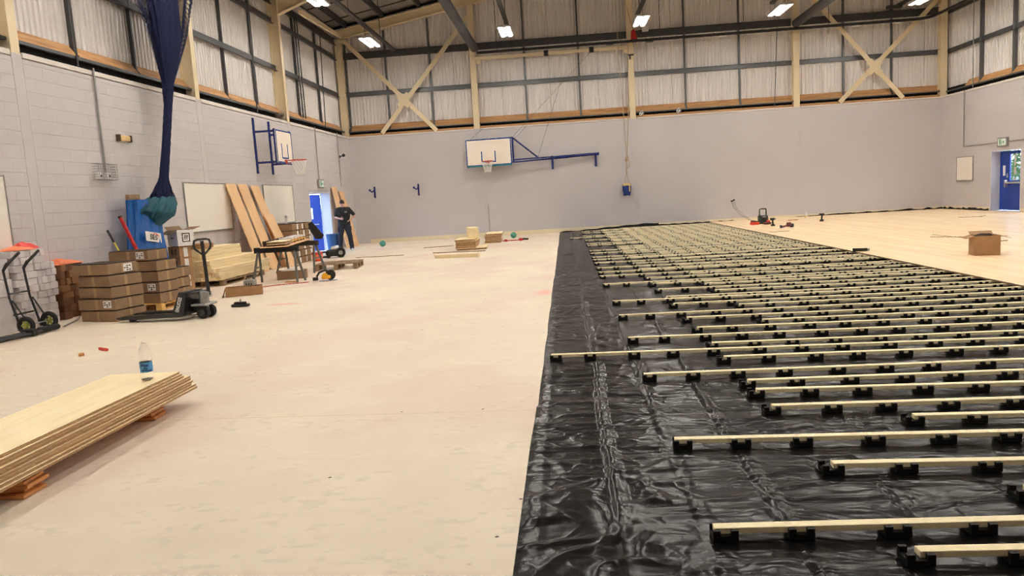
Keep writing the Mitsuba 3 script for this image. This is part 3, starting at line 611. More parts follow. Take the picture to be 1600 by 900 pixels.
for a, b in (((-3.7, by, 3.95), (-3.2, YB-.06, 4.42)), ((-1.9, by, 3.9), (-1.4, YB-.06, 4.4)), ((-1.0, by+.1, 3.12), (.1, YB-.04, 6.15)), ((-2.0, by, 3.95), (1.3, YB-.09, 7.1))):
    part(k, 'stay_cable', tube([a, b], .007, 4), 'galv')
k = thing('basketball_goal', 'basketball practice goal on a blue frame high on the left wall', 'basketball goal')
bx, g0, g1 = XL+.66, 21.2, 22.42
sl = backboard(k, (bx, g1, 2.98), (0, -1, 0), (1, 0, 0), 1.22, .94, (.36, .86, .12, .56))
hoop(k, (bx+.39, (g0+g1)/2, 3.05), (1, 0, 0))
for yy in (g0+.02, g1-.06):
    part(k, 'wall_post', box(XL, XL+.05, yy-.03, yy+.03, 2.7, 4.28), 'blue_steel')
    for zz in (3.0, 3.88): part(k, 'arm', box(XL+.05, bx-.02, yy-.028, yy+.028, zz-.028, zz+.028), 'blue_steel')
part(k, 'board_frame', join(box(bx-.07, bx-.02, g0-.01, g0+.05, 2.95, 3.95), box(bx-.07, bx-.02, g1-.05, g1+.01, 2.95, 3.95), box(bx-.07, bx-.02, g0+.05, g1-.05, 2.95, 3.0), box(bx-.07, bx-.02, g0+.05, g1-.05, 3.88, 3.93)), 'blue_steel')
for xx, lab in ((-7.9, 'blue wall bracket nearest the far left corner'), (-6.05, 'blue wall bracket nearer the arm-mounted backboard')):
    k = thing('wall_bracket', lab, 'wall bracket', 'blue brackets low on the far wall')
    part(k, 'plate', cbox(xx-.035, xx+.035, YB-.02, YB, 1.87, 2.34, .006), 'blue_steel')
    part(k, 'hook', join(tube([(xx, YB-.02, 2.2), (xx-.05, YB-.28, 2.12), (xx-.12, YB-.34, 2.2)], .026, 8), cyl((xx-.12, YB-.4, 2.2), (xx-.12, YB-.28, 2.21), .04, 8)), 'blue_steel')
    part(k, 'pin', cyl((xx, YB-.2, 1.95), (xx, YB-.02, 1.95), .018, 8), 'orange_red' if xx > -7 else 'blue_steel')
# ------------------------------------------------------------------ things hung at the far wall
mat('rope', c(176, 156, 128), rough=.9); mat('bag_blue', c(28, 52, 120), rough=.6); mat('red', c(178, 30, 32), rough=.5)
k = thing('climbing_rope', 'looped climbing rope tied up with a blue bag on the far wall', 'rope')
ry = YB-.22
part(k, 'line', tube([(2.33, ry, 9.9), (2.40, ry, 6.7), (2.50, ry, 4.5), (2.54, ry, 2.95)], .014, 6), 'rope', smooth=50)
part(k, 'line', tube([(2.79, ry, 7.4), (2.68, ry, 4.5), (2.57, ry, 2.95)], .014, 6), 'rope', smooth=50)
part(k, 'knot', join(hullof([((2.54, ry, 2.8), .07), ((2.57, ry-.02, 2.88), .05), ((2.51, ry, 2.74), .04)], 1), tube([(2.58, ry, 2.8), (2.66, ry-.02, 2.66), (2.64, ry-.02, 2.5), (2.57, ry, 2.42)], .013, 5)), 'rope', smooth=60)
part(k, 'line', tube([(2.54, ry, 2.76), (2.50, ry, 2.2), (2.41, ry, 1.86)], .012, 6), 'rope', smooth=50)
part(k, 'line', tube([(2.55, ry, 2.76), (2.54, ry, 2.2), (2.60, ry, 1.86)], .012, 6), 'rope', smooth=50)
b0 = grid(lambda u, v: np.stack([2.5+.16*(1+.06*np.sin(u*37))*np.cos(2*math.pi*u)*(.85+.25*np.sin(v*2.4)), ry+.1*np.sin(2*math.pi*u)*(.75+.35*np.sin(v*2.4)), 1.36+.46*v+.02*np.sin(u*12.6+v*5)*(1-v)], -1), 40, 10)
part(k, 'bag', b0, 'bag_blue', smooth=True); part(k, 'bag_bottom', hullof([((2.42, ry, 1.42), .05), ((2.58, ry, 1.43), .05)], 1), 'bag_blue', smooth=True)
part(k, 'strap', join(cbox(2.34, 2.66, ry-.11, ry-.08, 1.74, 1.84, .01), cbox(2.58, 2.63, ry-.125, ry-.1, 1.5, 1.8, .008)), 'tan')
k = thing('pulley_bag', 'red bag hung on pale ropes high on the far wall column', 'bag')
part(k, 'bag', hullof([((2.97, ry, 7.74), .05), ((3.03, ry, 7.78), .05), ((2.99, ry, 7.45), .09), ((3.08, ry, 7.43), .08)], 2), 'red', smooth=True)
part(k, 'rope', tube([(2.62, ry, 9.3), (3.0, ry, 7.8)], .016, 6), 'rope'); part(k, 'rope', tube([(3.2, ry+.02, 9.3), (3.12, ry+.02, 8.4), (3.02, ry, 7.8)], .010, 6), 'rope')
k = thing('support_beam', 'cream horizontal beam with two black clamps between far wall columns', 'beam')
part(k, 'beam', box(-3.33, 2.8, YB-.1, YB-.005, 7.13, 7.25), 'cream')
for xx in (-3.2, 2.7): part(k, 'cleat', cbox(xx-.09, xx+.09, YB-.11, YB-.002, 6.98, 7.13, .008), 'cream')
for xx in (-.47, 1.34): part(k, 'clamp', cbox(xx-.09, xx+.09, YB-.15, YB-.1, 7.08, 7.3, .01), 'black')
solo('column_clamp', join(cbox(2.76, 3.01, YB-.04, YB-.006, 6.86, 6.92, .006), cyl((2.86, YB-.02, 6.72), (2.86, YB-.02, 6.86), .03, 8)), 'black', 'black clamp round the far wall column below the red bag', 'clamp')
solo('white_plate', cbox(3.38, 3.64, YB+.1, YB+.13, 7.77, 7.99, .004), 'white_plastic', 'blank white plate on the thick rail right of the red bag', 'plate')
tk = thing('curtain_track', 'thin dark netting track bending round the far right corner', 'track')
ty, tz = YB-.5, 7.33
arc = [(13.55+.55*math.sin(t), ty-.55*(1-math.cos(t)), tz) for t in np.linspace(0, math.pi/2, 8)]
part(tk, 'rail', tube([(-3.2, ty, tz), (2.9, ty, tz), (9, ty, tz)]+arc+[(14.1, 24, tz), (14.1, 10, tz)], .055, 6), 'black', smooth=50)
for i, xx in enumerate((2.05, 3.6, 6.4, 11.4, 12.9)): part(tk, 'stop', cbox(xx-.14, xx+.14, ty-.03, ty+.03, tz-.10, tz-.055, .005), 'white_plastic' if i > 1 else 'galv')
part(tk, 'hanger', join(*[cyl((xx, ty, tz), (xx, ty, rafter_z(xx)+.1), .012, 5) for xx in (-2.4, .8, 4.0, 7.2, 10.4)]), 'dark_steel', kind='stuff')
k = thing('netting_rail_bracket', 'short dark bracket under the roof at the upper right', 'bracket')
part(k, 'arm', bar((13.2, YB+.1, 8.0), (13.9, YB-2.5, 8.3), .1, .12), 'dark_steel'); part(k, 'foot', box(12.75, 13.3, YB-.1, YB+.1, 7.9, 8.0), 'dark_steel')
mat('football_white', lambda p, n, uv: mikit.mix(c(225, 225, 222), c(30, 30, 32), mikit.smoothstep(.42, .36, mikit.voronoi(n.x*2.1+n.z*.7+9, n.z*2.1+n.y*.9+4)[0])), rough=.5)
for xx, lab in ((3.23, 'black and white football on the wall ledge beside the column'), (4.71, 'black and white football on the wall ledge, the one further right')):
    solo('football', trimesh.creation.icosphere(3, .105), 'football_white', lab, 'ball', 'footballs on the wall ledge', smooth=True, tw=T().translate([xx, YB+.09, ZT+.236]))
solo('brown_ball', trimesh.creation.icosphere(2, .1), 'brown_dark', 'small brown ball caught on the left wall ledge near the practice goal', 'ball', smooth=True, tw=T().translate([XL-.03, 23.3, ZT+.187]))
# vertical service pipes on the left cladding
for pth, r, lab in (([(XL-.1, 13.72, 8.2), (XL-.1, 13.72, 4.5)], .02, 'thin grey pipe on the cladding above the caged sockets'), ([(XL-.1, 21.97, 8.2), (XL-.1, 21.93, 4.5)], .018, 'thin grey pipe on the cladding above the practice goal'),
                    ([(XL-.1, 25.87, 8.3), (XL-.1, 25.9, 4.75)], .03, 'left of a pair of dark pipes on the cladding near the corner'), ([(XL-.1, 26.1, 8.3), (XL-.1, 26.15, 4.75)], .024, 'right of a pair of dark pipes on the cladding near the corner'), ([(XL-.1, 28.6, 8.1), (XL-.1, 28.3, 4.6)], .018, 'thin dark cable on the cladding nearest the far left corner')):
    solo('service_pipe', tube(pth, r, 6), 'dark_steel', lab, 'pipe', smooth=50)
solo('service_pipe', tube([(XR+.1, 28.9, 8.2), (XR+.1, 28.9, 4.5)], .02, 6), 'alu', 'thin grey pipe on the right-hand cladding near the corner', 'pipe', smooth=50)
solo('service_pipe', tube([(8.6, YB-.02, 7.6), (8.45, YB-.02, 4.48)], .014, 6), 'galv', 'thin grey pipe on the far cladding left of the right-hand bracing', 'pipe', smooth=50)
# ------------------------------------------------------------------ materials stored along the left wall
mat('carton', lambda p, n, uv: mikit.mix(c(120, 94, 70), c(148, 119, 88), FB(p.x*3, p.y*3, p.z*5, 3)), rough=.7)
mat('carton_dark', c(52, 40, 32), rough=.8); mat('carton_tan', lambda p, n, uv: mikit.mix(c(146, 108, 72), c(168, 128, 88), FB(p.x*5, p.y*5, p.z*5, 3)), rough=.7)
mat('tape', c(160, 130, 94), rough=.3); mat('label_paper', c(226, 222, 218), rough=.6); mat('print', c(40, 36, 36), rough=.7)
mat('white_carton', c(214, 206, 206), rough=.6); mat('white_carton_b', c(196, 189, 190), rough=.6)
mat('brown_carton', c(108, 72, 46), rough=.7); mat('brown_carton_b', c(136, 94, 60), rough=.7)
mat('orange_film', c(236, 128, 84), rough=.35); mat('red_film', c(224, 62, 52), rough=.35)
mat('truck_black', c(24, 26, 27), rough=.32, spec=.6); mat('tyre', c(26, 25, 25), rough=.8); mat('hub_green', c(150, 156, 60), rough=.5); mat('steel_grey', c(150, 150, 148), rough=.35, metal=.5)
mat('wood_yellow', lambda p, n, uv: mikit.mix(c(196, 150, 82), c(226, 184, 112), FB(p.x*12, p.y*12, p.z*30, 3)), rough=.65)
mat('wood_grey', lambda p, n, uv: mikit.mix(c(112, 88, 66), c(164, 136, 106), FB(p.x*14, p.y*14, p.z*30, 3)), rough=.7)
mat('ply_pink', lambda p, n, uv: mikit.mix(c(212, 168, 124), c(234, 198, 154), FB(p.x*6, p.y*24, p.z*2.2, 4)), rough=.5)
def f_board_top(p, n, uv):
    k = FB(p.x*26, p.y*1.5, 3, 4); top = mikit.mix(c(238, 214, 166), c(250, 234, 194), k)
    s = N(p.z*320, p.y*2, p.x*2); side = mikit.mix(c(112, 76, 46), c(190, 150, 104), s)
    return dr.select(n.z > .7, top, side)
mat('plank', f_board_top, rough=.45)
mat('offcut', lambda p, n, uv: mikit.mix(c(178, 112, 56), c(214, 150, 88), FB(p.x*9, p.y*26, p.z*40, 3)), rough=.5)
mat('offcut_dark', c(92, 60, 36), rough=.7)
# --- white cartons stacked against the wall
wr_ = np.random.default_rng(11); ply_cache = {}
wy0, wy1, wxf = 10.75, 11.66, XL+.40
z, row = .004, 0
while row < 11:
    wcol = 0; y = wy0+(.045 if row % 2 else 0); top = wy1-.0 if row < 4 else (wy1-.02*row+.16 if row < 9 else wy1-.21)
    while y < top-.05:
        w = (.125, .125, .08)[wr_.integers(3)]; w = min(w, top-y); h = .112; wcol += 1
        dx = wr_.uniform(-.03, .012)
        if w > .05:
            m = cbox(XL+.03, wxf+dx, y+.003, y+w-.003, z, z+h-.006, .004)
            solo('white_carton', m, 'white_carton' if wr_.random() < .6 else 'white_carton_b', f'small white carton, {ordinal(wcol)} from the sack truck in the {ordinal(row+1)} layer from the floor', 'carton', 'small white cartons stacked by the left wall')
        y += w
    z += .112; row += 1
wt = z
k = thing('film_bundle', 'crumpled orange and red film lying on the white cartons', 'plastic film')
def crumple(x0, x1, y0, y1, z, h, seed):
    f = lambda u, v: np.stack([x0+(x1-x0)*u, y0+(y1-y0)*v, z+h*np.sin(math.pi*u)**.5*np.sin(math.pi*v)**.5*(.55+.6*meshkit.noise(np.stack([u*3, v*5, u*0+seed], -1)))], -1)
    return grid(f, 14, 20)
part(k, 'orange_film', crumple(XL+.08, wxf, 10.85, 11.3, wt, .08, 3), 'orange_film'); part(k, 'red_film', crumple(XL+.1, wxf-.05, 11.02, 11.45, wt+.01, .13, 8), 'red_film')
for i, (z0, z1, xf) in enumerate(((.004, .56, XL+.34), (.565, .82, XL+.36), (.825, 1.13, XL+.33))):
    k = thing('large_white_box', f'large pale grey box behind the sack truck, {("bottom", "middle", "top")[i]} one of three', 'box', 'large grey boxes behind the sack truck')
    part(k, 'body', cbox(XL+.02, xf, 9.75, 10.73, z0, z1, .008), 'white_carton_b'); part(k, 'edge_tape', box(xf, xf+.003, 10.2, 10.26, z0+.02, z1-.02), 'tape')
# --- brown little cartons with orange film
br = np.random.default_rng(5); z, row = .004, 0
while row < 8:
    y = 11.80+(.05 if row % 2 else 0); h = .115; bcol = 0
    while y < 12.48:
        w = .115 if br.random() < .5 else .19; w = min(w, 12.55-y); dx = br.uniform(-.04, .04); bcol += 1
        if w > .05: solo('brown_carton', cbox(XL+.03, XL+.34+dx, y+.002, y+w-.002, z, z+h-.003, .003), 'brown_carton' if br.random() < .55 else 'brown_carton_b', f'small brown carton, {ordinal(bcol)} from the white cartons in the {ordinal(row+1)} layer up', 'carton', 'small brown cartons stacked by the left wall')
        y += w
    z += h; row += 1
k = thing('film_bundle', 'flat orange film lying on the small brown cartons', 'plastic film'); part(k, 'sheet', crumple(XL+.05, XL+.36, 11.8, 12.5, z, .07, 5), 'orange_film'); part(k, 'sheet', crumple(XL+.05, XL+.36, 11.85, 12.2, z+.02, .10, 6), 'orange_film')
# --- big brown cartons
def carton(corner, deg, w, d, z0, h, lab, group, paper=None, tape=True, paper_side=None):
    """near corner on the ground, w to the left along -u, d to the back along v"""
    a = math.radians(deg); k = thing('brown_carton_box', lab, 'carton', group); cx, cy = corner
    P_ = lambda m: moved(m, (cx, cy, 0), a)
    part(k, 'body', P_(cbox(-w, 0, 0, d, z0, z0+h-.018, .006)), 'carton'); part(k, 'lid_recess', P_(box(-w+.015, -.015, .015, d-.015, z0+h-.018, z0+h-.004)), 'carton_dark')
    if tape: part(k, 'tape', P_(box(-w*.5-.03, -w*.5+.03, -.003, 0, z0+.01, z0+h-.02)), 'tape'); part(k, 'tape', P_(box(0, .003, d*.5-.03, d*.5+.03, z0+.01, z0+h-.02)), 'tape')
    if paper == 'front':
        lb = part(k, 'label', P_(box(-.24, -.08, -.005, -.001, z0+.03, z0+.15)), 'label_paper')
        part(lb, 'print', P_(join(*[box(-.225+.047*i, -.19+.047*i, -.0065, -.005, z0+.045+.032*j, z0+.062+.032*j) for i in range(3) for j in range(3) if (i*2+j) % 4])), 'print', kind='stuff')
    if paper == 'side':
        lb = part(k, 'label', P_(box(.001, .005, d*.52, d*.82, z0+.025, z0+.15)), 'label_paper')
        part(lb, 'print', P_(join(*[box(.005, .0065, d*.54+.05*i, d*.54+.035+.05*i, z0+.04+.032*j, z0+.058+.032*j) for i in range(3) for j in range(3) if (i+j*2) % 4])), 'print', kind='stuff')
    return k
ja = np.random.default_rng(21)
GA = 'large brown cartons in the front stack'
for i in range(5):
    o = (-7.23+[0, .02, -.02, -.03, -.04][i], 11.24+ja.uniform(-.01, .02)); pap = [None, 'front', None, None, 'side'][i]
    carton(o, -17+[0, 4, -2, -4, 3][i], .76-.02*(i > 2), .60, .004+.188*i, .186, f'large brown carton, {ordinal(i+1)} up in the stack by the pallet truck forks', GA, paper=pap)
k = thing('pallet', 'yellow wooden pallet under the brown cartons behind the pallet truck', 'pallet')
def pallet(k, loc, deg, L=1.2, W=1.0, H=.13, m='wood_yellow', n=7):
    a = math.radians(deg); P_ = lambda q: moved(q, loc, a)
    for i in range(n): x = -L/2+(L-.1)*i/(n-1); part(k, 'deck_board', P_(cbox(x, x+.1, -W/2, W/2, H-.02, H, .003)), m)
    for yy in (-W/2, -.05, W/2-.1):
        part(k, 'stringer', P_(cbox(-L/2, L/2, yy, yy+.1, H-.04, H-.0205, .002)), m)
        for x in (-L/2, -.07, L/2-.145): part(k, 'block', P_(cbox(x, x+.145, yy, yy+.1, .02, H-.0405, .003)), m)
        part(k, 'bottom_board', P_(cbox(-L/2, L/2, yy, yy+.1, .0, .0195, .002)), m)
pallet(k, (-7.62, 12.98, .001), 92, 1.25, 1.0)
GB = 'large brown cartons on the yellow pallet'
for i in range(5):
    o = (-7.12+ja.uniform(-.02, .02)-(.0 if i < 4 else .12), 12.38+ja.uniform(-.02, .02)); pap = [None, 'front', None, None, 'front'][i]
    carton(o, -8+ja.uniform(-3, 3), .80, .50, .134+.188*i, .186, f'large brown carton, {ordinal(i+1)} up in the taller stack on the yellow pallet', GB, paper=pap)
for i in range(3):
    o = (-7.13+ja.uniform(-.015, .015), 12.98+ja.uniform(-.01, .01))
    carton(o, -6+ja.uniform(-2, 2), .62, .48, .134+.188*i, .186, f'large brown carton, {ordinal(i+1)} up in the lower stack on the yellow pallet', GB)
# --- tower of tan boxes with an open white box
for i in range(4):
    k = thing('tan_box', f'tan cardboard box, {ordinal(i+1)} up in the tower under the open white box', 'box', 'tan boxes in the tower'); z0 = .004+.245*i; P_ = lambda m: moved(m, (-8.12, 15.08, 0), math.radians(-24))
    part(k, 'body', P_(cbox(-.36, 0, 0, .3, z0, z0+.243, .006)), 'carton_tan'); part(k, 'hand_slot', P_(join(box(-.25, -.22, -.003, .001, z0+.07, z0+.19), box(-.14, -.11, -.003, .001, z0+.07, z0+.19))), 'carton_dark')
    part(k, 'tape', P_(box(0, .003, .1, .2, z0+.02, z0+.22)), 'label_paper')
k = thing('open_box', 'open white cardboard box with a square printed mark on the tan box tower', 'box'); z0 = .99; P_ = lambda m: moved(m, (-8.09, 15.0, 0), math.radians(-36))
part(k, 'body', P_(join(cbox(-.44, 0, 0, .012, z0, z0+.33, .003), cbox(-.012, 0, 0, .36, z0, z0+.33, .003), cbox(-.44, 0, .348, .36, z0, z0+.33, .003), cbox(-.44, -.428, 0, .36, z0, z0+.33, .003), box(-.43, -.01, .01, .35, z0, z0+.012))), 'label_paper')
part(k, 'flap', P_(join(moved(box(-.44, 0, -.16, 0, -.004, .004), (0, .0, z0+.335), 0, .5), moved(box(-.44, 0, 0, .16, -.004, .004), (0, .36, z0+.335), 0, .3))), 'carton')
part(k, 'flap', P_(moved(box(-.16, 0, .02, .34, -.004, .004), (-.43, 0, z0+.335), 0, 0, .5)), 'carton')
part(k, 'printed_mark', P_(join(box(0, .003, .10, .27, z0+.08, z0+.10), box(0, .003, .10, .27, z0+.25, z0+.27), box(0, .003, .10, .12, z0+.1, z0+.25), box(0, .003, .25, .27, z0+.1, z0+.25), *[bar((.0015, .14+.03*i, z0+.12), (.0015, .16+.03*i, z0+.23), .012, .003, up=(1, 0, 0)) for i in range(3)], bar((.0015, .14, z0+.17), (.0015, .24, z0+.2), .012, .003, up=(1, 0, 0)))), 'print')
part(k, 'side_print', P_(box(-.3, -.16, -.003, 0, z0+.16, z0+.18)), 'print')
# --- blue bag, net and sticks
mat('bag_tarp', lambda p, n, uv: mikit.mix(c(18, 74, 146), c(34, 104, 180), FB(p.x*5, p.y*5, p.z*3, 3)), rough=.42); mat('net_blue', c(4, 15, 58), rough=.85); mat('teal_cloth', lambda p, n, uv: mikit.mix(c(14, 60, 76), c(26, 90, 102), FB(p.x*6, p.y*6, p.z*6, 3)), rough=.7)
k = thing('storage_bag', 'large blue fabric bag with a white logo patch standing against the left wall', 'bag')
def bagf(u, v):
    t = 2*math.pi*u; hh = v
    cy = 14.42+.06*hh; ry_ = .56-.04*hh+.03*np.sin(9*t+4*hh)*(.4+hh)+.02*np.sin(23*t)*hh; rx_ = .30-.10*hh+.025*np.cos(11*t+3*hh)
    top = 1.98-.50*np.clip((np.cos(t-.25)+.2)/1.2, 0, 1)**1.0
    return np.stack([XL+.40+rx_*np.sin(t), cy+ry_*np.cos(t)+.06*np.sin(hh*5)*np.cos(t), hh*top+.004], -1)
part(k, 'body', grid(bagf, 90, 30), 'bag_tarp', smooth=True)
py_, pz_ = 14.26, 1.235
pc = lambda a, b, o: (XL+.40+.255+o-.02*a, py_+a*.97, pz_+b-.13*a)
def patch(a0, a1, b0, b1, o, th=.006): return trimesh.convex.convex_hull(np.array([pc(a, b, o+q) for a in (a0, a1) for b in (b0, b1) for q in (0, th)]))
lb = part(k, 'logo_patch', patch(-.29, .29, -.095, .095, .0), 'label_paper')
tm = meshkit.text_mesh('SES', .10, .004, bold=True); V = tm.vertices.copy(); V[:, 0] -= V[:, 0].mean(); V[:, 1] -= V[:, 1].mean()
tm.vertices = np.array([pc(a*1.15+b*.15, b, .007+d) for a, b, d in V]); part(lb, 'lettering', tm, 'print')
part(lb, 'swoosh', join(*[bar(pc(a0, b0, .009), pc(a1, b1, .009), .016, .004, up=(1, 0, 0)) for (a0, b0), (a1, b1) in (((-.02, .066), (.08, .075)), ((.08, .075), (.16, .058)), ((.16, .058), (.205, .02)))]), 'red_film')
solo('wood_block', cbox(XL+.34, XL+.42, 13.98, 14.36, 1.99, 2.09, .006), 'wood_grey', 'short brown wood block lying across the top of the blue bag', 'wood block')
k = thing('divider_net', 'dark blue netting gathered into a hanging rope above the blue bag', 'net')
# centre line of the gathered net: z -> (y centre, half width)
nz = np.array([7.35, 6.6, 6.2, 5.6, 5.0, 4.45, 3.95, 3.1, 2.4, 2.15, 1.98]); nyc = np.array([15.95, 15.9, 15.87, 15.92, 15.82, 15.70, 15.6, 15.33, 15.08, 14.98, 14.93]); nhw = np.array([1.45, 1.20, 1.02, .72, .44, .19, .125, .125, .14, .26, .36])
nxd = np.array([.30, .25, .22, .17, .11, .06, .045, .045, .05, .12, .18]); XN = XL+.55
def net_pt(t, z, k_=1.0):
    yc, hw, xd = (np.interp(z, nz[::-1], q[::-1]) for q in (nyc, nhw, nxd))
    pl = 1+.10*np.sin(13*t)+.05*np.sin(29*t+z)
    return np.stack([XN+xd*np.sin(t)*pl*k_, yc+hw*np.cos(t)*pl*k_, z+0*t], -1)
part(k, 'gathered_folds', grid(lambda u, v: net_pt(2*math.pi*u, 7.35-5.37*v, np.interp(7.35-5.37*v, [1.98, 2.3, 4.4, 5.2, 5.9, 7.35], [.72, .9, .93, .86, .62, .35])), 120, 50), 'net_blue', smooth=True)
zz = np.concatenate([np.arange(7.35, 4.4, -.055), np.arange(4.4, 1.97, -.09)]); st = []
for i in range(110):
    t0 = 2*math.pi*i/110; s = 1 if i % 2 else -1
    t = t0+s*.028*(np.arange(len(zz)) % 2*2-1); st.append(tube(net_pt(t, zz, 1.0+.02*(i % 3)), .0055, 3))
part(k, 'cords', join(*st), 'net_blue', kind='stuff')
def tealf(u, v):
    t = 2*math.pi*u; r = np.interp(v, [0, .1, .35, .7, .9, 1], [.05, .22, .44, .44, .36, .28]); pl = 1+.06*np.sin(17*t+6*v)+.03*np.sin(37*t)
    return np.stack([XN+.02+.28*(r/.4)*np.sin(t)*pl, 14.42+.42*v+r*1.0*np.cos(t)*pl, 1.50+.52*v-.10*np.cos(t)*(1-v)+.015*np.sin(9*t)], -1)
part(k, 'gathered_hem', grid(tealf, 120, 24), 'teal_cloth', smooth=True)
mat('yellow', c(226, 206, 70), rough=.45)
k = thing('broom_handle', 'yellow pole with a black grip leaning behind the brown cartons', 'pole'); a, b = np.array((XL+.10, 13.66, 1.43)), np.array((XL+.60, 13.70, .25)); m_ = a+(b-a)*.2
part(k, 'grip', cyl(a, m_, .021, 10), 'black'); part(k, 'pole', cyl(m_, b, .016, 10), 'yellow'); part(k, 'head', cbox(b[0]-.06, b[0]+.02, b[1]-.15, b[1]+.15, .004, .26, .01), 'black')
k = thing('red_post', 'red padded post leaning against the blue bag', 'post'); a, b = np.array((-8.33, 13.48, 1.655)), np.array((-7.86, 13.74, .05)); part(k, 'post', cyl(a, b, .034, 12), 'red', smooth=40); part(k, 'end_cap', cyl(a+(a-b)*.02, a, .036, 12), 'black')
# --- stack of sawn timber on a pallet
pallet(thing('pallet', 'dark pallet carrying the sawn timber stack by the left wall', 'pallet'), (-8.25, 17.3, .001), 90, 2.3, 1.0, .13, 'wood_grey', 9)
tr = np.random.default_rng(9); tim = {}
for r in range(8):
    ncol = 10 if r < 3 else (8 if r < 5 else 6); yl = 2.8 if r < 5 else 1.85
    for q in range(ncol):
        key = (r < 5, tr.integers(3))
        if key not in tim: tim[key] = shape(cbox(0, .095, 0, yl+.02*key[1], 0, .088, .004), 'pine_y')
        y0 = 15.98+tr.uniform(-.04, .05)+(.05 if q == ncol-1 else 0)
        k = free_fast('timber_length'); scene[k] = {**tim[key], 'to_world': T().translate([XL+.09+q*.0985, y0+(.2 if r > 4 else 0), .134+r*.0905])}
        labels[k] = {'label': f'sawn timber, {ordinal(q+1)} from the wall in the {ordinal(r+1)} tier of the pallet stack', 'category': 'timber', 'group': 'sawn timber lengths stacked by the left wall'}
k = thing('flat_box', 'flat brown carton lying on the timber ends by the pallet truck handle', 'carton'); part(k, 'body', cbox(XL+.12, XL+.72, 16.2, 16.6, .862, .97, .006), 'carton_tan'); part(k, 'tape', box(XL+.1+.3, XL+.1+.36, 16.197, 16.2, .87, .96), 'tape')
# --- leaning planks
def leaning(y0, y1, H, xb, lab, x_top=XL+.05, th=.022, dy=0.0):
    a = np.array([x_top, 0, H]); b = np.array([xb, dy, .003]); n_ = np.array([H, 0, xb-x_top]); n_ /= np.linalg.norm(n_)
    P8 = [q+np.array([0, yy, 0])+n_*o for q in (a, b) for yy in (y0, y1) for o in (0, th)]
    solo('leaning_board', trimesh.convex.convex_hull(np.array(P8)+[.0, 0, .004]), 'ply_pink', lab, 'board', 'boards leaning on the left wall')
leaning(18.96, 19.54, 2.37, -8.12, 'tall pale board leaning on the wall, leftmost beside the timber stack', dy=.1)
leaning(19.66, 20.24, 2.37, -8.1, 'tall pale board leaning on the wall, second from the timber stack', dy=.1)
leaning(20.5, 21.06, 2.33, -8.12, 'tall pale board leaning on the wall, third from the timber stack', dy=.1)
leaning(20.36, 20.96, 1.52, -7.84, 'short pale board leaning in front of the third tall board', x_top=-8.42)
leaning(27.82, 28.42, 2.36, -8.4, 'tall pale board leaning by the far left corner, the one nearer the door', dy=.05)
leaning(28.72, 29.3, 2.2, -8.36, 'tall pale board leaning by the far left corner, behind the man', dy=.1)
# --- brown cartons behind the trestles
for r in range(6):
    for j, (y0, y1) in enumerate(((21.2, 21.74), (21.76, 22.26), (22.28, 22.76))):
        if r == 5 and j == 1: y1 -= .1
        x1 = -7.95+tr.uniform(-.02, .02); z0 = .004+.2*r
        k = thing('brown_carton_box', f'brown carton behind the trestles, {("front", "middle", "rear")[j]} one of the {ordinal(r+1)} layer up', 'carton', 'brown cartons stacked behind the trestles')
        part(k, 'body', cbox(x1-.62, x1, y0, y1-.012, z0, z0+.184, .005), 'carton'); part(k, 'lid_recess', box(x1-.6, x1-.02, y0+.02, y1-.03, z0+.184, z0+.197), 'carton_dark')
        part(k, 'label', box(x1, x1+.003, y1-.16, y1-.05, z0+.02, z0+.17), 'label_paper')
k = thing('empty_bottle', 'small clear bottle standing on the cartons behind the trestles', 'bottle'); part(k, 'body', moved(lathe([(0, .002), (.035, .002), (.038, .02), (.036, .1), (.038, .17), (.03, .21), (.014, .24), (.014, .26)], 20), (-8.2, 21.45, 1.204)), 'bottle', smooth=40); part(k, 'label', moved(lathe([(.0385, .05), (.039, .05), (.039, .12), (.0385, .12)], 20), (-8.2, 21.45, 1.204)), 'label_paper', smooth=True)
# ------------------------------------------------------------------ hand trucks and tools on the left
k = thing('sack_truck', 'black two-wheeled sack truck standing before the white cartons', 'sack truck')
sx_, y0, y1 = XL+.56, 10.40, 10.82
for yy in (y0, y1):
    part(k, 'side_rail', tube([(sx_+.10, yy, .06), (sx_-.02, yy, .55), (sx_-.06, yy, .98), (sx_+.0, yy+.02, 1.08)], .017, 8), 'truck_black', smooth=50)
    part(k, 'grip', tube([(sx_-.06, yy, .97), (sx_-.02, yy+.05, 1.06), (sx_+.06, yy+.22, 1.22)], .021, 8), 'black', smooth=50)
    part(k, 'wheel_strut', tube([(sx_+.02, yy, .52), (sx_+.20, yy+.03, .15)], .014, 6), 'truck_black')
for zz in (.3, .62): part(k, 'cross_bar', cyl((sx_+.02-.05*zz, y0, zz), (sx_+.02-.05*zz, y1, zz), .013, 8), 'truck_black')
part(k, 'axle', cyl((sx_+.21, y0-.06, .14), (sx_+.21, y1+.06, .14), .01, 8), 'steel_grey')
for yy in (y0-.04, y1+.04):
    w = part(k, 'wheel', moved(trimesh.creation.torus(.105, .034, 24, 10), (sx_+.21, yy, .142), 0, math.pi/2), 'tyre', smooth=True)
    part(w, 'hub', join(cyl((sx_+.21, yy-.022, .142), (sx_+.21, yy+.022, .142), .03, 10), *[bar((sx_+.21+.02*math.cos(a), yy, .142+.02*math.sin(a)), (sx_+.21+.082*math.cos(a), yy, .142+.082*math.sin(a)), .03, .02, up=(0, 1, 0)) for a in np.arange(6)*math.pi/3]), 'hub_green')
part(k, 'toe_plate', join(cbox(sx_+.1, sx_+.32, y0+.02, y1-.02, .004, .012, .002)), 'steel_grey')
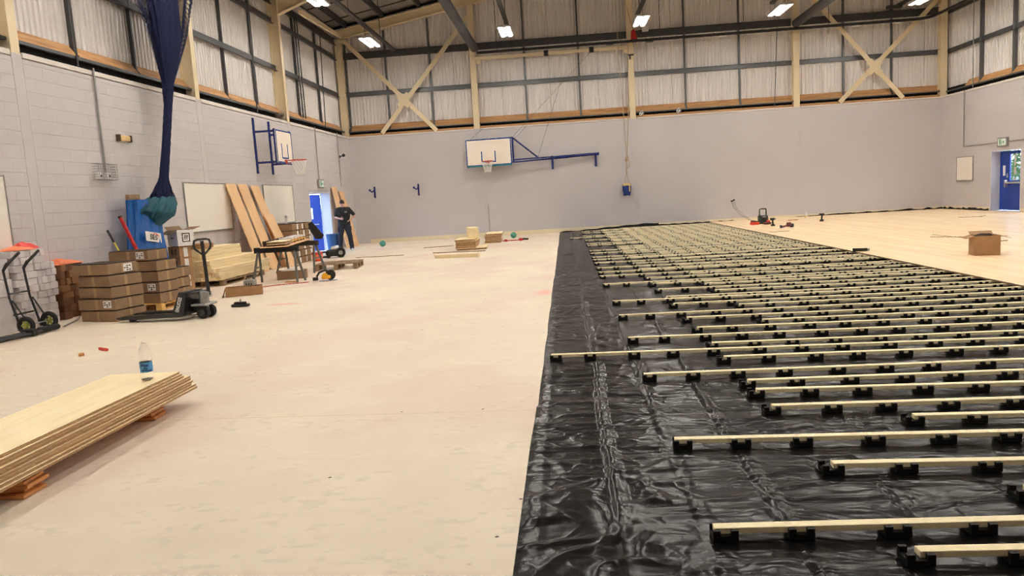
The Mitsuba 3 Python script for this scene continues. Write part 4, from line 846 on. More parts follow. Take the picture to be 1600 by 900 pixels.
k = thing('steel_bar', 'thin bright steel bar with a bent end lying before the white cartons', 'bar'); part(k, 'bar', tube([(-7.90, 10.95, .014), (-8.03, 11.3, .014), (-8.14, 11.62, .015), (-8.22, 11.95, .09)], .012, 8), 'steel_grey', smooth=50)
k = thing('folded_trolley', 'black folded trolley handle lying on the floor at the left edge', 'trolley')
part(k, 'tube', tube([(-8.1, 9.5, .05), (-7.98, 9.95, .05), (-7.88, 10.4, .055)], .035, 8), 'black', smooth=50); part(k, 'tube', tube([(-7.9, 9.6, .045), (-7.86, 10.0, .045), (-7.82, 10.35, .05)], .028, 8), 'black', smooth=50)
part(k, 'grip', hullof([((-7.86, 10.36, .06), .05), ((-7.83, 10.7, .06), .045)], 1), 'tyre', smooth=True); part(k, 'joint', cbox(-8.0, -7.8, 10.15, 10.25, .01, .11, .01), 'black'); part(k, 'plate', cbox(-8.4, -8.12, 9.5, 9.8, .004, .08, .005), 'steel_grey')
# pallet truck: local x along the forks (tips at -x), wheels at the origin
k = thing('pallet_truck', 'black hand pallet truck with raised handle beside the brown cartons', 'pallet truck')
po, pa = (-5.72, 11.24, 0), math.radians(-6); P_ = lambda m: moved(m, po, pa)
for s, nm in ((-1, 'fork'), (1, 'fork')):
    yc = s*.2; V = []
    f_ = P_(join(prof((-.32, yc, .085), (-1.28, yc, .07), [(-.08, -.028), (.08, -.028), (.08, .028), (-.08, .028)]), trimesh.convex.convex_hull(np.array([(-1.28, yc-.08, .042), (-1.28, yc+.08, .042), (-1.28, yc-.08, .098), (-1.28, yc+.08, .098), (-1.42, yc-.04, .05), (-1.42, yc+.04, .05), (-1.42, yc-.04, .075), (-1.42, yc+.04, .075)]))))
    fk = part(k, 'fork', f_, 'truck_black'); part(fk, 'load_wheel', P_(join(cyl((-1.16, yc-.05, .038), (-1.16, yc+.05, .038), .036, 12), cyl((-1.07, yc-.05, .038), (-1.07, yc+.05, .038), .036, 12))), 'tyre')
    part(fk, 'push_rod', P_(join(bar((-1.05, yc-.06, .03), (-.34, yc-.06, .03), .014, .02), bar((-.34, yc-.06, .03), (-.1, yc-.06, .065), .014, .02))), 'steel_grey')
body = trimesh.convex.convex_hull(np.array([(-.44, y_, .075) for y_ in (-.28, .28)]+[(-.22, y_, .075) for y_ in (-.28, .28)]+[(-.30, y_, .44) for y_ in (-.22, .22)]+[(-.18, y_, .44) for y_ in (-.22, .22)]))
bd = part(k, 'body', P_(join(body, box(-.3, -.05, -.2, .2, .40, .425), box(-.2, -.02, -.05, .05, .1, .3))), 'truck_black')
tm = meshkit.text_mesh('GNUOIS', .046, .004, bold=True); V = tm.vertices.copy(); V[:, 0] -= V[:, 0].mean(); V[:, 1] -= V[:, 1].mean()
# lettering climbs the sloped side cheek that faces the room
s0, s1 = np.array((-.345, -.283, .085)), np.array((-.252, -.226, .425)); dirv = (s1-s0)/np.linalg.norm(s1-s0); acr = np.array((1.0, 0, -.27)); acr /= np.linalg.norm(acr); nn_ = np.cross(dirv, acr); nn_ = nn_ if nn_[1] < 0 else -nn_
tm.vertices = np.array([(s0+s1)/2+dirv*a-acr*b*1.0+nn_*(d+.001) for a, b, d in V*[.92, 1.25, 1]]); tm.faces = tm.faces[:, ::-1] if np.dot(np.cross(dirv, -acr), nn_) < 0 else tm.faces
part(bd, 'lettering', P_(tm), 'label_paper')
part(k, 'pump', P_(join(cyl((-.02, 0, .24), (-.02, 0, .40), .075, 14), cbox(-.08, .09, -.06, .06, .33, .42, .01))), 'steel_grey'); part(k, 'yoke', P_(cbox(-.16, .10, -.17, .17, .205, .24, .012)), 'steel_grey')
for s in (-1, 1):
    w = part(k, 'steer_wheel', P_(cyl((0, s*.085-.033, .1), (0, s*.085+.033, .1), .1, 24)), 'tyre', smooth=40); part(w, 'hub', P_(cyl((0, s*.125-.012, .1), (0, s*.125+.012, .1), .055, 14)), 'truck_black')
part(k, 'wheel_fork', P_(join(box(-.03, .03, -.045, .045, .1, .21), cyl((0, -.13, .1), (0, .13, .1), .015, 8))), 'steel_grey')
top = np.array((.05, .0, 1.12)); bot = np.array((.07, 0, .36)); hd = (top-bot)/np.linalg.norm(top-bot); q0 = top-hd*.02; rt = np.array((0, 1.0, 0)); rt = np.array((.75, .66, 0))
rt = rt-hd*(rt@hd); rt /= np.linalg.norm(rt)
part(k, 'handle_shaft', P_(bar(bot, top+hd*.09, .055, .045, up=tuple(rt))), 'truck_black')
loop = [top-hd*.14, top+rt*.11-hd*.03, top+rt*.125+hd*.03, top+rt*.11+hd*.10, top+rt*.06+hd*.115, top-rt*.06+hd*.115, top-rt*.11+hd*.10, top-rt*.125+hd*.03, top-rt*.11-hd*.03]
part(k, 'handle_loop', P_(tube(loop, .017, 8, closed=True)), 'truck_black', smooth=50); part(k, 'bolt', P_(cyl((.02, -.04, .40), (.02, .04, .40), .02, 8)), 'steel_grey')
# small things beside it
k = thing('black_clamp', 'small black clamp lying behind the pallet truck wheel', 'clamp'); part(k, 'body', cbox(-5.83, -5.52, 12.3, 12.42, .004, .05, .02), 'black'); part(k, 'jaw', cbox(-5.78, -5.57, 12.33, 12.39, .05, .085, .01), 'black'); part(k, 'screw', cyl((-5.67, 12.36, .085), (-5.67, 12.36, .13), .015, 8), 'steel_grey')
k = thing('open_carton', 'low open carton of dark packing on the concrete by the trestle', 'carton'); P_ = lambda m: moved(m, (-6.62, 13.82, 0), math.radians(21))
part(k, 'body', P_(join(box(0, .68, 0, .012, .004, .175), box(0, .68, .318, .33, .004, .175), box(0, .012, .012, .318, .004, .175), box(.668, .68, .012, .318, .004, .175), box(.012, .668, .012, .318, .004, .02))), 'carton_tan'); part(k, 'contents', P_(join(cbox(.04, .38, .05, .29, .02, .15, .02), cbox(.4, .64, .06, .28, .02, .16, .02))), 'carton_dark')
part(k, 'flap', P_(moved(box(-.2, 0, .0, .33, -.004, .004), (0, 0, .178), 0, 0, -1.2)), 'carton_tan')
k = thing('grey_tool_box', 'small grey metal box with a dark handle at the foot of the trestle', 'box'); P_ = lambda m: moved(m, (-6.72, 15.2, 0), .2); part(k, 'body', P_(cbox(-.12, .12, -.09, .09, .004, .20, .02)), 'steel_grey'); part(k, 'handle', P_(tube([(-.08, 0, .2), (-.06, 0, .26), (.06, 0, .26), (.08, 0, .2)], .014, 6)), 'black'); part(k, 'vent', P_(join(*[box(-.07+.05*i, -.05+.05*i, -.095, -.089, .04, .13) for i in range(3)])), 'black')
solo('red_strap', tube([(-6.55, 15.35, .008), (-6.3, 15.6, .01), (-6.0, 15.75, .008), (-5.7, 15.9, .008)], .008, 5), 'red', 'thin red strap on the concrete under the trestle', 'strap', smooth=50)
# trestles
mat('trestle_leg', c(92, 92, 86), rough=.45)
def trestle(a, b, h, lab):
    k = thing('trestle', lab, 'trestle'); a, b = np.array(a, float), np.array(b, float); d = (b-a)/np.linalg.norm(b-a); s = np.array([-d[1], d[0], 0])
    part(k, 'beam', bar(a+[0, 0, h-.06], b+[0, 0, h-.06], .09, .12, cham=.006), 'black')
    for e, o in ((a, d), (b, -d)):
        for t in (-1, 1): part(k, 'leg', bar(e+o*.09+s*t*.035+[0, 0, h-.1], e+o*.0+s*t*.22+[0, 0, .004], .045, .035, up=tuple(d)), 'trestle_leg')
        part(k, 'leg_brace', bar(e+o*.05-s*.15+[0, 0, h*.45], e+o*.05+s*.15+[0, 0, h*.45], .02, .03), 'trestle_leg')
    return k
trestle((-7.02, 16.28, 0), (-5.98, 16.22, 0), .8, 'nearer black trestle with grey legs under the board'); trestle((-7.42, 18.85, 0), (-6.28, 18.4, 0), .8, 'farther black trestle with grey legs under the board')
P_ = lambda m: moved(m, (-6.72, 17.5, 0), math.radians(10))
solo('work_board', P_(cbox(-.30, .30, -1.55, 1.6, .802, .824, .003)), 'ply_pink', 'long board laid across the two trestles', 'board')
k = thing('batten_pack', 'dark cradle strip with pale timber blocks on the trestle board', 'timber pack')
part(k, 'strip', P_(join(box(-.26, -.02, -1.4, 1.5, .826, .848), box(-.26, -.14, -1.4, 1.5, .848, .94))), 'carton_dark')
for i in range(5):
    for r in range(2): part(k, 'block', P_(cbox(-.12, .20, -.35+.42*i, -.25+.42*i, .826+.06*r+.024, .87+.06*r+.024, .004)), 'wood_yellow' if r == 0 else 'label_paper')
    part(k, 'spacer', P_(box(-.10, .18, -.34+.42*i, -.26+.42*i, .826, .849)), 'carton_dark')
for r in range(2): part(k, 'slat', P_(cbox(-.16, .26, -1.5, -.62, .85+.045*r, .88+.045*r, .004)), 'plank')
part(k, 'spacer', P_(box(-.1, .2, -1.4, -.7, .826, .849)), 'carton_dark')
k = thing('carton_tray', 'brown carton tray of offcuts on the floor beneath the trestles', 'carton'); P_ = lambda m: moved(m, (-6.75, 16.75, 0), math.radians(14))
part(k, 'body', P_(join(box(0, .66, 0, .012, .004, .2), box(0, .66, .34, .352, .004, .2), box(0, .012, .012, .34, .004, .2), box(.648, .66, .012, .34, .004, .2), box(.012, .648, .012, .34, .004, .02))), 'carton'); part(k, 'packing', P_(crumple(.02, .64, .02, .33, .15, .12, 4)), 'label_paper')
solo('offcut', cbox(-6.3, -6.05, 16.05, 16.1, .004, .03, .004), 'offcut', 'small brown offcut on the concrete by the trestle foot', 'offcut')
q_ = np.array([(-6.52, 18.52, 1.235), (-6.43, 18.52, 1.28), (-6.14, 18.5, .92), (-6.2, 18.5, .826), (-6.36, 18.5, .826), (-6.51, 18.52, 1.10)])
solo('leaning_black_board', trimesh.convex.convex_hull(np.vstack([q_, q_+[0, .03, 0]])), 'black', 'black board standing tilted on the farther trestle', 'board')
# red tub, vacuum, pallet, bin, saw
k = thing('red_tub', 'red tub with a pale lid by the brown cartons', 'tub'); P_ = lambda m: moved(m, (-7.62, 22.2, 0)); part(k, 'body', P_(lathe([(0, .0), (.12, .0), (.14, .02), (.165, .27), (.15, .28), (0, .28)], 24)), 'red_tub', smooth=40); part(k, 'lid', P_(lathe([(0, .281), (.17, .281), (.172, .31), (0, .315)], 24)), 'label_paper', smooth=40); part(k, 'label', P_(lathe([(.149, .06), (.153, .06), (.163, .2), (.160, .2)], 24)), 'orange_film', smooth=40)
mat('red_tub', c(206, 56, 36), rough=.4)
k = thing('vacuum', 'black site vacuum with a pale bag on top by the left door', 'vacuum'); P_ = lambda m: moved(m, (-7.42, 23.3, 0), .3)
part(k, 'body', P_(cbox(-.28, .12, -.16, .16, .06, .26, .05)), 'black'); part(k, 'drum', P_(cyl((.18, -.17, .16), (.18, .17, .16), .155, 20)), 'tyre', smooth=40); part(k, 'hub', P_(cyl((.18, -.18, .16), (.18, .18, .16), .07, 12)), 'steel_grey')
for s in (-1, 1): part(k, 'wheel', P_(cyl((-.2, s*.16, .07), (-.2, s*.2, .07), .066, 14)), 'tyre')
part(k, 'bag', P_(hullof([((-.05, 0, .30), .07), ((.05, -.06, .32), .07), ((.1, .05, .34), .05)], 1)), 'white_plastic', smooth=True); part(k, 'hose', P_(tube([(-.28, 0, .2), (-.42, -.05, .2), (-.5, .0, .1), (-.4, .15, .035), (-.2, .3, .03)], .028, 8)), 'tyre', smooth=50)
pallet(thing('pallet', 'empty weathered pallet on the concrete right of the trestles', 'pallet'), (-6.02, 19.2, .001), 97, 1.1, 1.1, .16, 'wood_grey', 7)
k = thing('blue_bin', 'tall blue plastic bin beside the man', 'bin'); P_ = lambda m: moved(m, (-8.52, 26.7, 0)); part(k, 'body', P_(lathe([(0, .004), (.2, .004), (.245, .62), (.228, .62), (.19, .04), (0, .04)], 28)), 'bin_blue', smooth=40); part(k, 'rim', P_(moved(trimesh.creation.torus(.245, .012, 28, 8), (0, 0, .622))), 'bin_blue', smooth=True)
mat('bin_blue', c(40, 84, 136), rough=.35)
mat('tool_yellow', c(222, 160, 30), rough=.4)
k = thing('circular_saw', 'yellow and black cordless saw on the concrete before the pallet', 'power saw'); P_ = lambda m: moved(m, (-5.34, 16.0, 0), math.radians(20))
part(k, 'motor', P_(join(cyl((-.02, -.1, .12), (-.02, .06, .12), .06, 14), cbox(-.1, .1, -.07, .02, .05, .13, .02))), 'tool_yellow', smooth=40); part(k, 'guard', P_(cyl((.10, .03, .13), (.10, .06, .13), .11, 20)), 'black', smooth=40); part(k, 'blade', P_(cyl((.10, .042, .11), (.10, .048, .11), .10, 20)), 'steel_grey')
part(k, 'handle', P_(tube([(.08, 0, .2), (-.02, 0, .24), (-.14, 0, .2), (-.2, 0, .11)], .022, 8)), 'black', smooth=50); part(k, 'battery', P_(cbox(-.29, -.17, -.05, .05, .03, .10, .01)), 'black'); part(k, 'base_plate', P_(cbox(-.16, .24, -.08, .1, .004, .012, .003)), 'steel_grey')
mat('ball_green', c(72, 140, 122), rough=.55)
for x_, y_, lab in ((-7.0, 27.9, 'green ball on the floor near the man'), (-2.05, 28.6, 'green ball on the floor behind the board stacks')): solo('green_ball', trimesh.creation.icosphere(3, .115), 'ball_green', lab, 'ball', 'green balls by the far wall', smooth=True, tw=T().translate([x_, y_, .116]))
# strips on the floor by the door
solo('timber_strip', cbox(-6.55, -5.05, 22.6, 22.63, .004, .02, .003), 'wood_grey', 'thin timber strip on the bright floor right of the vacuum', 'strip')
# ------------------------------------------------------------------ board stacks in the middle of the floor
def stack(x0, y0, n, w, L, lab, grp, deg=0, z=.0, th=.045, jit=.03, m='plank', name='board'):
    for i in range(n):
        dx, dy = tr.uniform(-jit, jit), tr.uniform(-jit, jit)
        solo(name, moved(cbox(-w/2, w/2, 0, L, z+i*th, z+(i+1)*th-.003, .003), (x0+dx, y0+dy, .003), math.radians(deg+tr.uniform(-1, 1))), m, f'{lab}, {ordinal(i+1)} from the bottom', 'board', grp)
stack(-3.05, 23.35, 2, .95, 1.5, 'wide flat board under the nearer mid-floor stack', 'boards in the nearer stack', 4, 0, .03)
stack(-3.22, 23.4, 5, .64, 1.4, 'board in the nearer stack in the middle of the floor', 'boards in the nearer stack', 2, .06, .055)
stack(-2.98, 23.8, 4, .32, 1.0, 'short pale timber on top of the nearer stack', 'pale timbers on the nearer stack', 12, .335, .085, .008, 'pine_y', 'timber_block')
stack(-2.62, 26.3, 6, .58, 1.5, 'board in the farther stack in the middle of the floor', 'boards in the farther stack', 3, .0, .055)
solo('timber_baulk', bar((-3.72, 20.7, .053), (-2.45, 20.42, .053), .12, .1, cham=.005), 'pine_y', 'single pale timber lying before the nearer board stack', 'timber')
solo('timber_strip', bar((-4.15, 22.75, .015), (-2.5, 22.5, .015), .05, .024), 'wood_grey', 'long thin strip lying across in front of the nearer board stack', 'strip')
solo('timber_strip', bar((-5.0, 25.6, .012), (-4.0, 25.9, .012), .04, .02), 'wood_grey', 'thin strip on the floor left of the board stacks', 'strip')
solo('thin_rod', cyl((-3.16, YB-.25, .004), (-3.19, YB-.03, 1.3), .015, 6), 'alu', 'thin grey rod propped against the far wall behind the boards', 'rod')
k = thing('bar_clamp', 'red bar clamp lying on the floor right of the board stacks', 'clamp'); P_ = lambda m: moved(m, (-1.82, 26.75, 0), .25); part(k, 'bar', P_(bar((-.5, 0, .03), (.35, 0, .03), .03, .03)), 'red'); part(k, 'jaw', P_(join(cbox(.1, .22, -.1, .12, .004, .09, .02), cbox(-.42, -.34, -.08, .1, .004, .08, .02))), 'red'); part(k, 'handle', P_(cyl((.2, -.05, .06), (.42, -.1, .05), .03, 8)), 'black')
# ------------------------------------------------------------------ plank pile with the bottle in the foreground
pr = np.random.default_rng(2)
for i in range(9):
    dx, dy, a = pr.uniform(-.006, .016), pr.uniform(-.02, .11)*(i < 7), pr.uniform(-.25, .35)
    z0 = .128+.0222*i
    lab = 'pale plank at the top of the pile carrying the bottle' if i == 8 else f'pale plank in the foreground pile, {ordinal(i+1)} from the bottom'
    solo('plank', moved(cbox(-.3, .3, -2.4, 0, z0, z0+.0195, .002), (-3.585+(.03*(8-i)/8)+dx, 5.87+dy*.6+.2*(8-i)/8, 0), math.radians(a)), 'plank', lab, 'plank', 'planks in the foreground pile')
for (x0, y0, n, lab) in ((-3.29, 4.03, 5, 'near end of the plank pile'), (-3.37, 5.56, 4, 'bottle end of the plank pile')):
    for i in range(n):
        h = .124/n; jx, jy = pr.uniform(-.03, .02), pr.uniform(-.03, .03)
        solo('offcut', moved(cbox(-.55, 0, 0, .2, .003+h*i, .003+h*(i+1)-.003, .002), (x0+jx, y0+jy, 0), math.radians(3+pr.uniform(-4, 4))), 'offcut', f'brown flooring offcut propping the {lab}, {ordinal(i+1)} from the floor', 'offcut', 'flooring offcuts under the plank pile')
mat('bottle_label', c(70, 140, 196), rough=.4); mat('label_dark', c(24, 72, 120), rough=.4)
scene['material_bottle'] = {'type': 'dielectric', 'int_ior': 1.5}
k = thing('water_bottle', 'clear plastic water bottle with a blue label on the plank pile', 'bottle'); bz = .128+.0222*9-.001; P_ = lambda m: moved(m, (-3.40, 5.60, bz), 0, 0)
prof_b = [(.0, .004), (.03, .002), (.044, .012), (.046, .05), (.044, .058), (.046, .066), (.046, .155), (.043, .165), (.046, .18), (.043, .195), (.045, .21), (.044, .235), (.034, .268), (.02, .292), (.0135, .302), (.0135, .315)]
inner = lathe([(max(r-.0016, 0), z+.0012*(i < 2)) for i, (r, z) in enumerate(prof_b[:-1])]+[(.0119, .315)], 32); inner.invert()
part(k, 'body', P_(join(lathe(prof_b, 32), inner)), 'bottle', smooth=40)
part(k, 'neck_ring', P_(lathe([(.014, .299), (.017, .299), (.017, .304), (.014, .304)], 20)), 'label_paper'); part(k, 'base', P_(lathe([(0, .006), (.028, .004), (.04, .012), (.028, .009), (0, .012)], 20)), 'white_plastic', smooth=True)
lb = part(k, 'label', P_(lathe([(.0465, .07), (.0475, .07), (.0475, .15), (.0465, .15)], 32)), 'bottle_label', smooth=True)
def band(a0, a1, z0, z1, r=.0478, n=10):
    return grid(lambda u, v: np.stack([r*np.cos(a0+(a1-a0)*u), r*np.sin(a0+(a1-a0)*u), z0+(z1-z0)*v+.004*np.sin(u*6)], -1), n, 3)
fa = math.atan2(-5.60, 3.40); part(lb, 'mark', P_(join(band(fa-.9, fa+.35, .118, .138), band(fa-.8, fa+.9, .078, .092), band(fa-.5, fa+.2, .098, .11))), 'label_dark')
solo('wood_chip', moved(cbox(-.05, .05, -.03, .03, .003, .03, .004), (-5.96, 8.5, 0), 2.2), 'offcut', 'small tan wood piece on the concrete behind the plank pile', 'wood piece')
solo('red_packer', moved(cbox(-.1, .1, -.014, .014, .003, .035, .003), (-5.86, 8.78, 0), -.55), 'red_tub', 'small red packer strip on the concrete beyond the bottle', 'packer')
# ------------------------------------------------------------------ things on the laid floor
FZ_ = FZ+.002
k = thing('open_carton', 'open brown carton of offcuts standing on the laid floor', 'carton'); P_ = lambda m: moved(m, (7.06, 13.52, FZ_), math.radians(-14))
W_, D_, H_ = .40, .36, .34
part(k, 'body', P_(join(box(0, W_, 0, .01, 0, H_), box(0, W_, D_-.01, D_, 0, H_), box(0, .01, .01, D_-.01, 0, H_), box(W_-.01, W_, .01, D_-.01, 0, H_), box(.01, W_-.01, .01, D_-.01, 0, .012))), 'carton_tan')
part(k, 'flap', P_(moved(box(-.13, 0, .01, D_-.01, -.003, .003), (0, 0, H_), 0, 0, -.35)), 'carton_tan'); part(k, 'flap', P_(moved(box(0, .16, .01, D_-.01, -.003, .003), (W_, 0, H_), 0, 0, .3)), 'carton_tan')
part(k, 'flap', P_(moved(box(.02, W_-.02, 0, .15, -.003, .003), (0, D_, H_), 0, .35)), 'carton_tan')
part(k, 'contents', P_(join(crumple(.02, W_-.02, .02, D_-.02, H_-.06, .10, 7), cbox(.12, .3, .1, .2, H_-.05, H_+.03, .02))), 'carton_dark'); part(k, 'strip', P_(join(bar((.3, .2, H_-.1), (-.55, .5, H_+.02), .025, .006), bar((.2, .2, H_-.05), (.55, .15, H_-.02), .02, .006))), 'wood_grey')
k = thing('felt_roll', 'short black strip with a pale end near the edge of the laid floor', 'strip'); P_ = lambda m: moved(m, (5.86, 15.4, FZ_), -.35); part(k, 'strip', P_(cbox(-.15, .12, -.03, .03, 0, .06, .006)), 'black'); part(k, 'end', P_(cbox(.12, .16, -.028, .028, 0, .055, .004)), 'steel_grey')
for (a, b, lab) in (((8.35, 17.85), (9.0, 17.2), 'bent thin strip on the laid floor behind the open carton'), ((8.72, 15.9), (8.98, 15.95), 'thin strip on the laid floor right of the open carton'), ((9.85, 18.4), (10.05, 18.5), 'small wood chip on the laid floor beyond the open carton'), ((12.3, 24.5), (12.9, 24.2), 'brown strip on the laid floor before the blue door'), ((13.0, 24.6), (13.2, 24.6), 'tiny wood chip on the laid floor right of the brown strip'), ((5.95, 22.5), (6.55, 22.6), 'pale thin strip on the laid floor near the power tools')):
    solo('floor_strip', bar((*a, FZ_+.006), (*b, FZ_+.006), .035, .01), 'wood_grey', lab, 'strip')
k = thing('wall_socket', 'black plugs in a white socket low on the far wall', 'socket'); part(k, 'plate', cbox(6.67, 6.83, YB-.012, YB, .86, .95, .003), 'white_plastic')
for xx in (6.69, 6.77): part(k, 'plug', cbox(xx-.03, xx+.04, YB-.07, YB-.013, .84+.5*(xx-6.69), .9+.5*(xx-6.69), .012), 'black')
for i, (dx, lab) in enumerate(((0, 'left of two grey cables hanging from the low wall socket'), (.1, 'right of two grey cables hanging from the low wall socket'))):
    solo('power_cable', tube([(6.70+dx, YB-.06, .86), (6.74+dx, YB-.12, .6), (6.95+dx, YB-.4, .3), (7.1+dx, YB-.9, .13), (7.15+dx, YB-1.5, FZ_+.01), (7.0+dx*2, 28.0, FZ_+.01)], .009, 6), 'alu', lab, 'cable', smooth=50)
k = thing('site_radio', 'dark green site radio with a tall handle on the laid floor', 'radio'); P_ = lambda m: moved(m, (7.0, 27.3, FZ_), .1)
part(k, 'body', P_(cbox(-.15, .15, -.13, .13, 0, .30, .03)), 'radio_green'); part(k, 'handle', P_(tube([(-.12, 0, .3), (-.12, 0, .5), (-.09, 0, .53), (.09, 0, .53), (.12, 0, .5), (.12, 0, .3)], .022, 8)), 'radio_green', smooth=50); part(k, 'speaker', P_(cyl((0, -.13, .13), (0, -.137, .13), .08, 16)), 'black'); part(k, 'display', P_(box(-.06, .06, -.134, -.13, .23, .27)), 'steel_grey')
mat('radio_green', c(38, 52, 50), rough=.5)
def drill(x, y, rz, lab, col='black'):
    k = thing('cordless_drill', lab, 'drill'); P_ = lambda m: moved(m, (x, y, FZ_), rz)
    part(k, 'battery', P_(cbox(-.06, .06, -.045, .045, 0, .06, .012)), 'black'); part(k, 'grip', P_(hullof([((0, 0, .07), .03), ((-.012, 0, .2), .028)], 1)), col, smooth=40); part(k, 'motor', P_(cyl((-.08, 0, .235), (.06, 0, .235), .038, 12)), 'black', smooth=40); part(k, 'chuck', P_(cyl((.06, 0, .235), (.12, 0, .235), .026, 12, .016)), 'steel_grey')
drill(6.86, 25.5, .4, 'black cordless drill standing right of the site radio'); drill(8.86, 26.75, 2.4, 'black cordless drill standing further right along the far wall')
k = thing('nail_gun', 'dark red cordless nailer lying on the laid floor right of the drill', 'nailer'); P_ = lambda m: moved(m, (7.0, 24.35, FZ_), .5); part(k, 'body', P_(cbox(-.02, .16, -.05, .05, .02, .16, .03)), 'dark_red'); part(k, 'magazine', P_(bar((-.02, 0, .06), (-.26, 0, .03), .04, .05)), 'dark_red'); part(k, 'nose', P_(cbox(-.3, -.24, -.03, .03, 0, .09, .008)), 'black'); part(k, 'battery', P_(cbox(.14, .24, -.045, .045, 0, .11, .012)), 'black')
mat('dark_red', c(92, 38, 32), rough=.5)
k = thing('charger', 'red battery charger on the floor left of the site radio', 'charger'); P_ = lambda m: moved(m, (6.62, 26.9, FZ_), .2); part(k, 'body', P_(cbox(-.16, .14, -.1, .1, 0, .10, .03)), 'red_tub'); part(k, 'battery', P_(cbox(-.14, 0, -.06, .06, .1, .15, .015)), 'dark_red'); part(k, 'pad', P_(cbox(.0, .12, -.06, .06, .1, .12, .01)), 'black')
k = thing('charger', 'small dark red charger in front of the site radio', 'charger'); P_ = lambda m: moved(m, (7.0, 26.75, FZ_), -.2); part(k, 'body', P_(cbox(-.13, .14, -.08, .08, 0, .08, .025)), 'dark_red'); part(k, 'battery', P_(cbox(-.02, .1, -.05, .05, .08, .15, .015)), 'red_tub')
k = thing('glue_bottle', 'white glue bottle standing by the far wall skirting', 'bottle'); P_ = lambda m: moved(m, (9.0, 28.9, FZ_)); part(k, 'body', P_(lathe([(0, 0), (.045, 0), (.05, .01), (.05, .17), (.035, .2), (0, .2)], 18)), 'white_plastic', smooth=40); part(k, 'nozzle', P_(lathe([(0, .2), (.02, .2), (.008, .27), (0, .27)], 12)), 'white_plastic', smooth=40); part(k, 'label', P_(lathe([(.0505, .04), (.051, .04), (.051, .12), (.0505, .12)], 18)), 'tan', smooth=True)
solo('offcut', moved(cbox(-.2, .2, -.03, .03, FZ_, FZ_+.03, .005), (8.35, 28.3, 0), .2), 'offcut', 'brown offcut by the far wall between the two drills', 'offcut')
# ------------------------------------------------------------------ the man by the left door
mat('skin', c(206, 160, 138), rough=.5); mat('hair', c(44, 30, 24), rough=.6); mat('shirt', c(24, 26, 31), rough=.75); mat('trousers', lambda p, n, uv: mikit.mix(c(26, 29, 38), c(36, 40, 52), FB(p.x*9, p.y*9, p.z*9, 3)), rough=.8); mat('shoe', c(206, 208, 212), rough=.6); mat('eye', c(236, 232, 228), rough=.3); mat('lip', c(168, 100, 88), rough=.5)
def limb(chain, seg=16):
    """chain of (point, radius): hull between neighbours, all united"""
    sp = [m3.Manifold.sphere(r, seg).translate(tuple(map(float, p))) for p, r in chain]
    return m3.Manifold.batch_boolean([m3.Manifold.batch_hull([a, b]) for a, b in zip(sp[:-1], sp[1:])], m3.OpType.Add)
def ell(ctr, r, seg=20): return m3.Manifold.sphere(1.0, seg).scale(tuple(map(float, r))).translate(tuple(map(float, ctr)))
def soft(parts, ref=.02, it=6):
    m = m3.Manifold.batch_boolean(parts, m3.OpType.Add).refine_to_length(ref).to_mesh()
    t = trimesh.Trimesh(np.array(m.vert_properties[:, :3]), np.array(m.tri_verts), process=True)
    trimesh.smoothing.filter_taubin(t, .5, -.53, it); return t
mn = thing('person', 'man in black polo shirt and dark trousers looking at a phone by the left door', 'person')
PM = lambda m: moved(m.copy().apply_scale(1.035), (-8.03, 26.6, .004), math.radians(15))
HD = np.array((-.01, -.075, 1.655)); tilt = math.radians(38)
def hp(x, y, z):                     # head-local to body: nods forward
    return HD+np.array((x, y*math.cos(tilt)-z*math.sin(tilt)*-1*-1, z*math.cos(tilt)+y*math.sin(tilt)))
L_sh, L_el, L_wr = (-.195, .0, 1.455), (-.285, -.03, 1.185), (-.10, -.235, 1.13)
R_sh, R_el, R_wr = (.195, .0, 1.455), (.385, .04, 1.205), (.205, -.085, 1.075)
def fingers(wr, palm, up, n_=4, spread=.0185, curl=1.0, L=(.07, .078, .072, .056)):
    """a palm with four curled fingers and a thumb; palm = direction of the hand, up = towards the thumb side"""
    wr, d, u_ = np.array(wr, float), np.array(palm, float), np.array(up, float); d /= np.linalg.norm(d); u_ -= d*(u_@d); u_ /= np.linalg.norm(u_); q = np.cross(d, u_)
    out = [m3.Manifold.batch_hull([m3.Manifold.sphere(.016, 12).translate(tuple(wr+d*.02+u_*s*.022)) for s in (-1, 1)]+[m3.Manifold.sphere(.013, 12).translate(tuple(wr+d*.085+u_*s*.032)) for s in (-1, 1)])]
    for i in range(4):
        b = wr+d*.085+u_*(.030-.0195*i); l = L[i]; a = d; k1 = b+a*l*.45; a2 = d*math.cos(.8*curl)+q*math.sin(.8*curl); k2 = k1+a2*l*.33; a3 = d*math.cos(1.6*curl)+q*math.sin(1.6*curl); k3 = k2+a3*l*.3
        out.append(limb([(b, .0095), (k1, .009), (k2, .0085), (k3, .0075)], 10))
    b = wr+d*.03+u_*.03; out.append(limb([(b, .012), (b+u_*.03+d*.025+q*.012, .0105), (b+u_*.035+d*.055+q*.022, .0085)], 10))
    return out
head = [ell(hp(0, 0, .0), (.076, .092, .112)), ell(hp(0, -.03, -.062), (.056, .062, .055)), limb([(hp(0, -.095, .012), .011), (hp(0, -.112, -.02), .015)], 10), ell(hp(-.079, .01, -.005), (.012, .022, .032), 12), ell(hp(.079, .01, -.005), (.012, .022, .032), 12),
        limb([(hp(-.05, -.078, .035), .012), (hp(.05, -.078, .035), .012)], 10), limb([((0, .01, 1.44), .062), ((0, -.03, 1.58), .054)])]
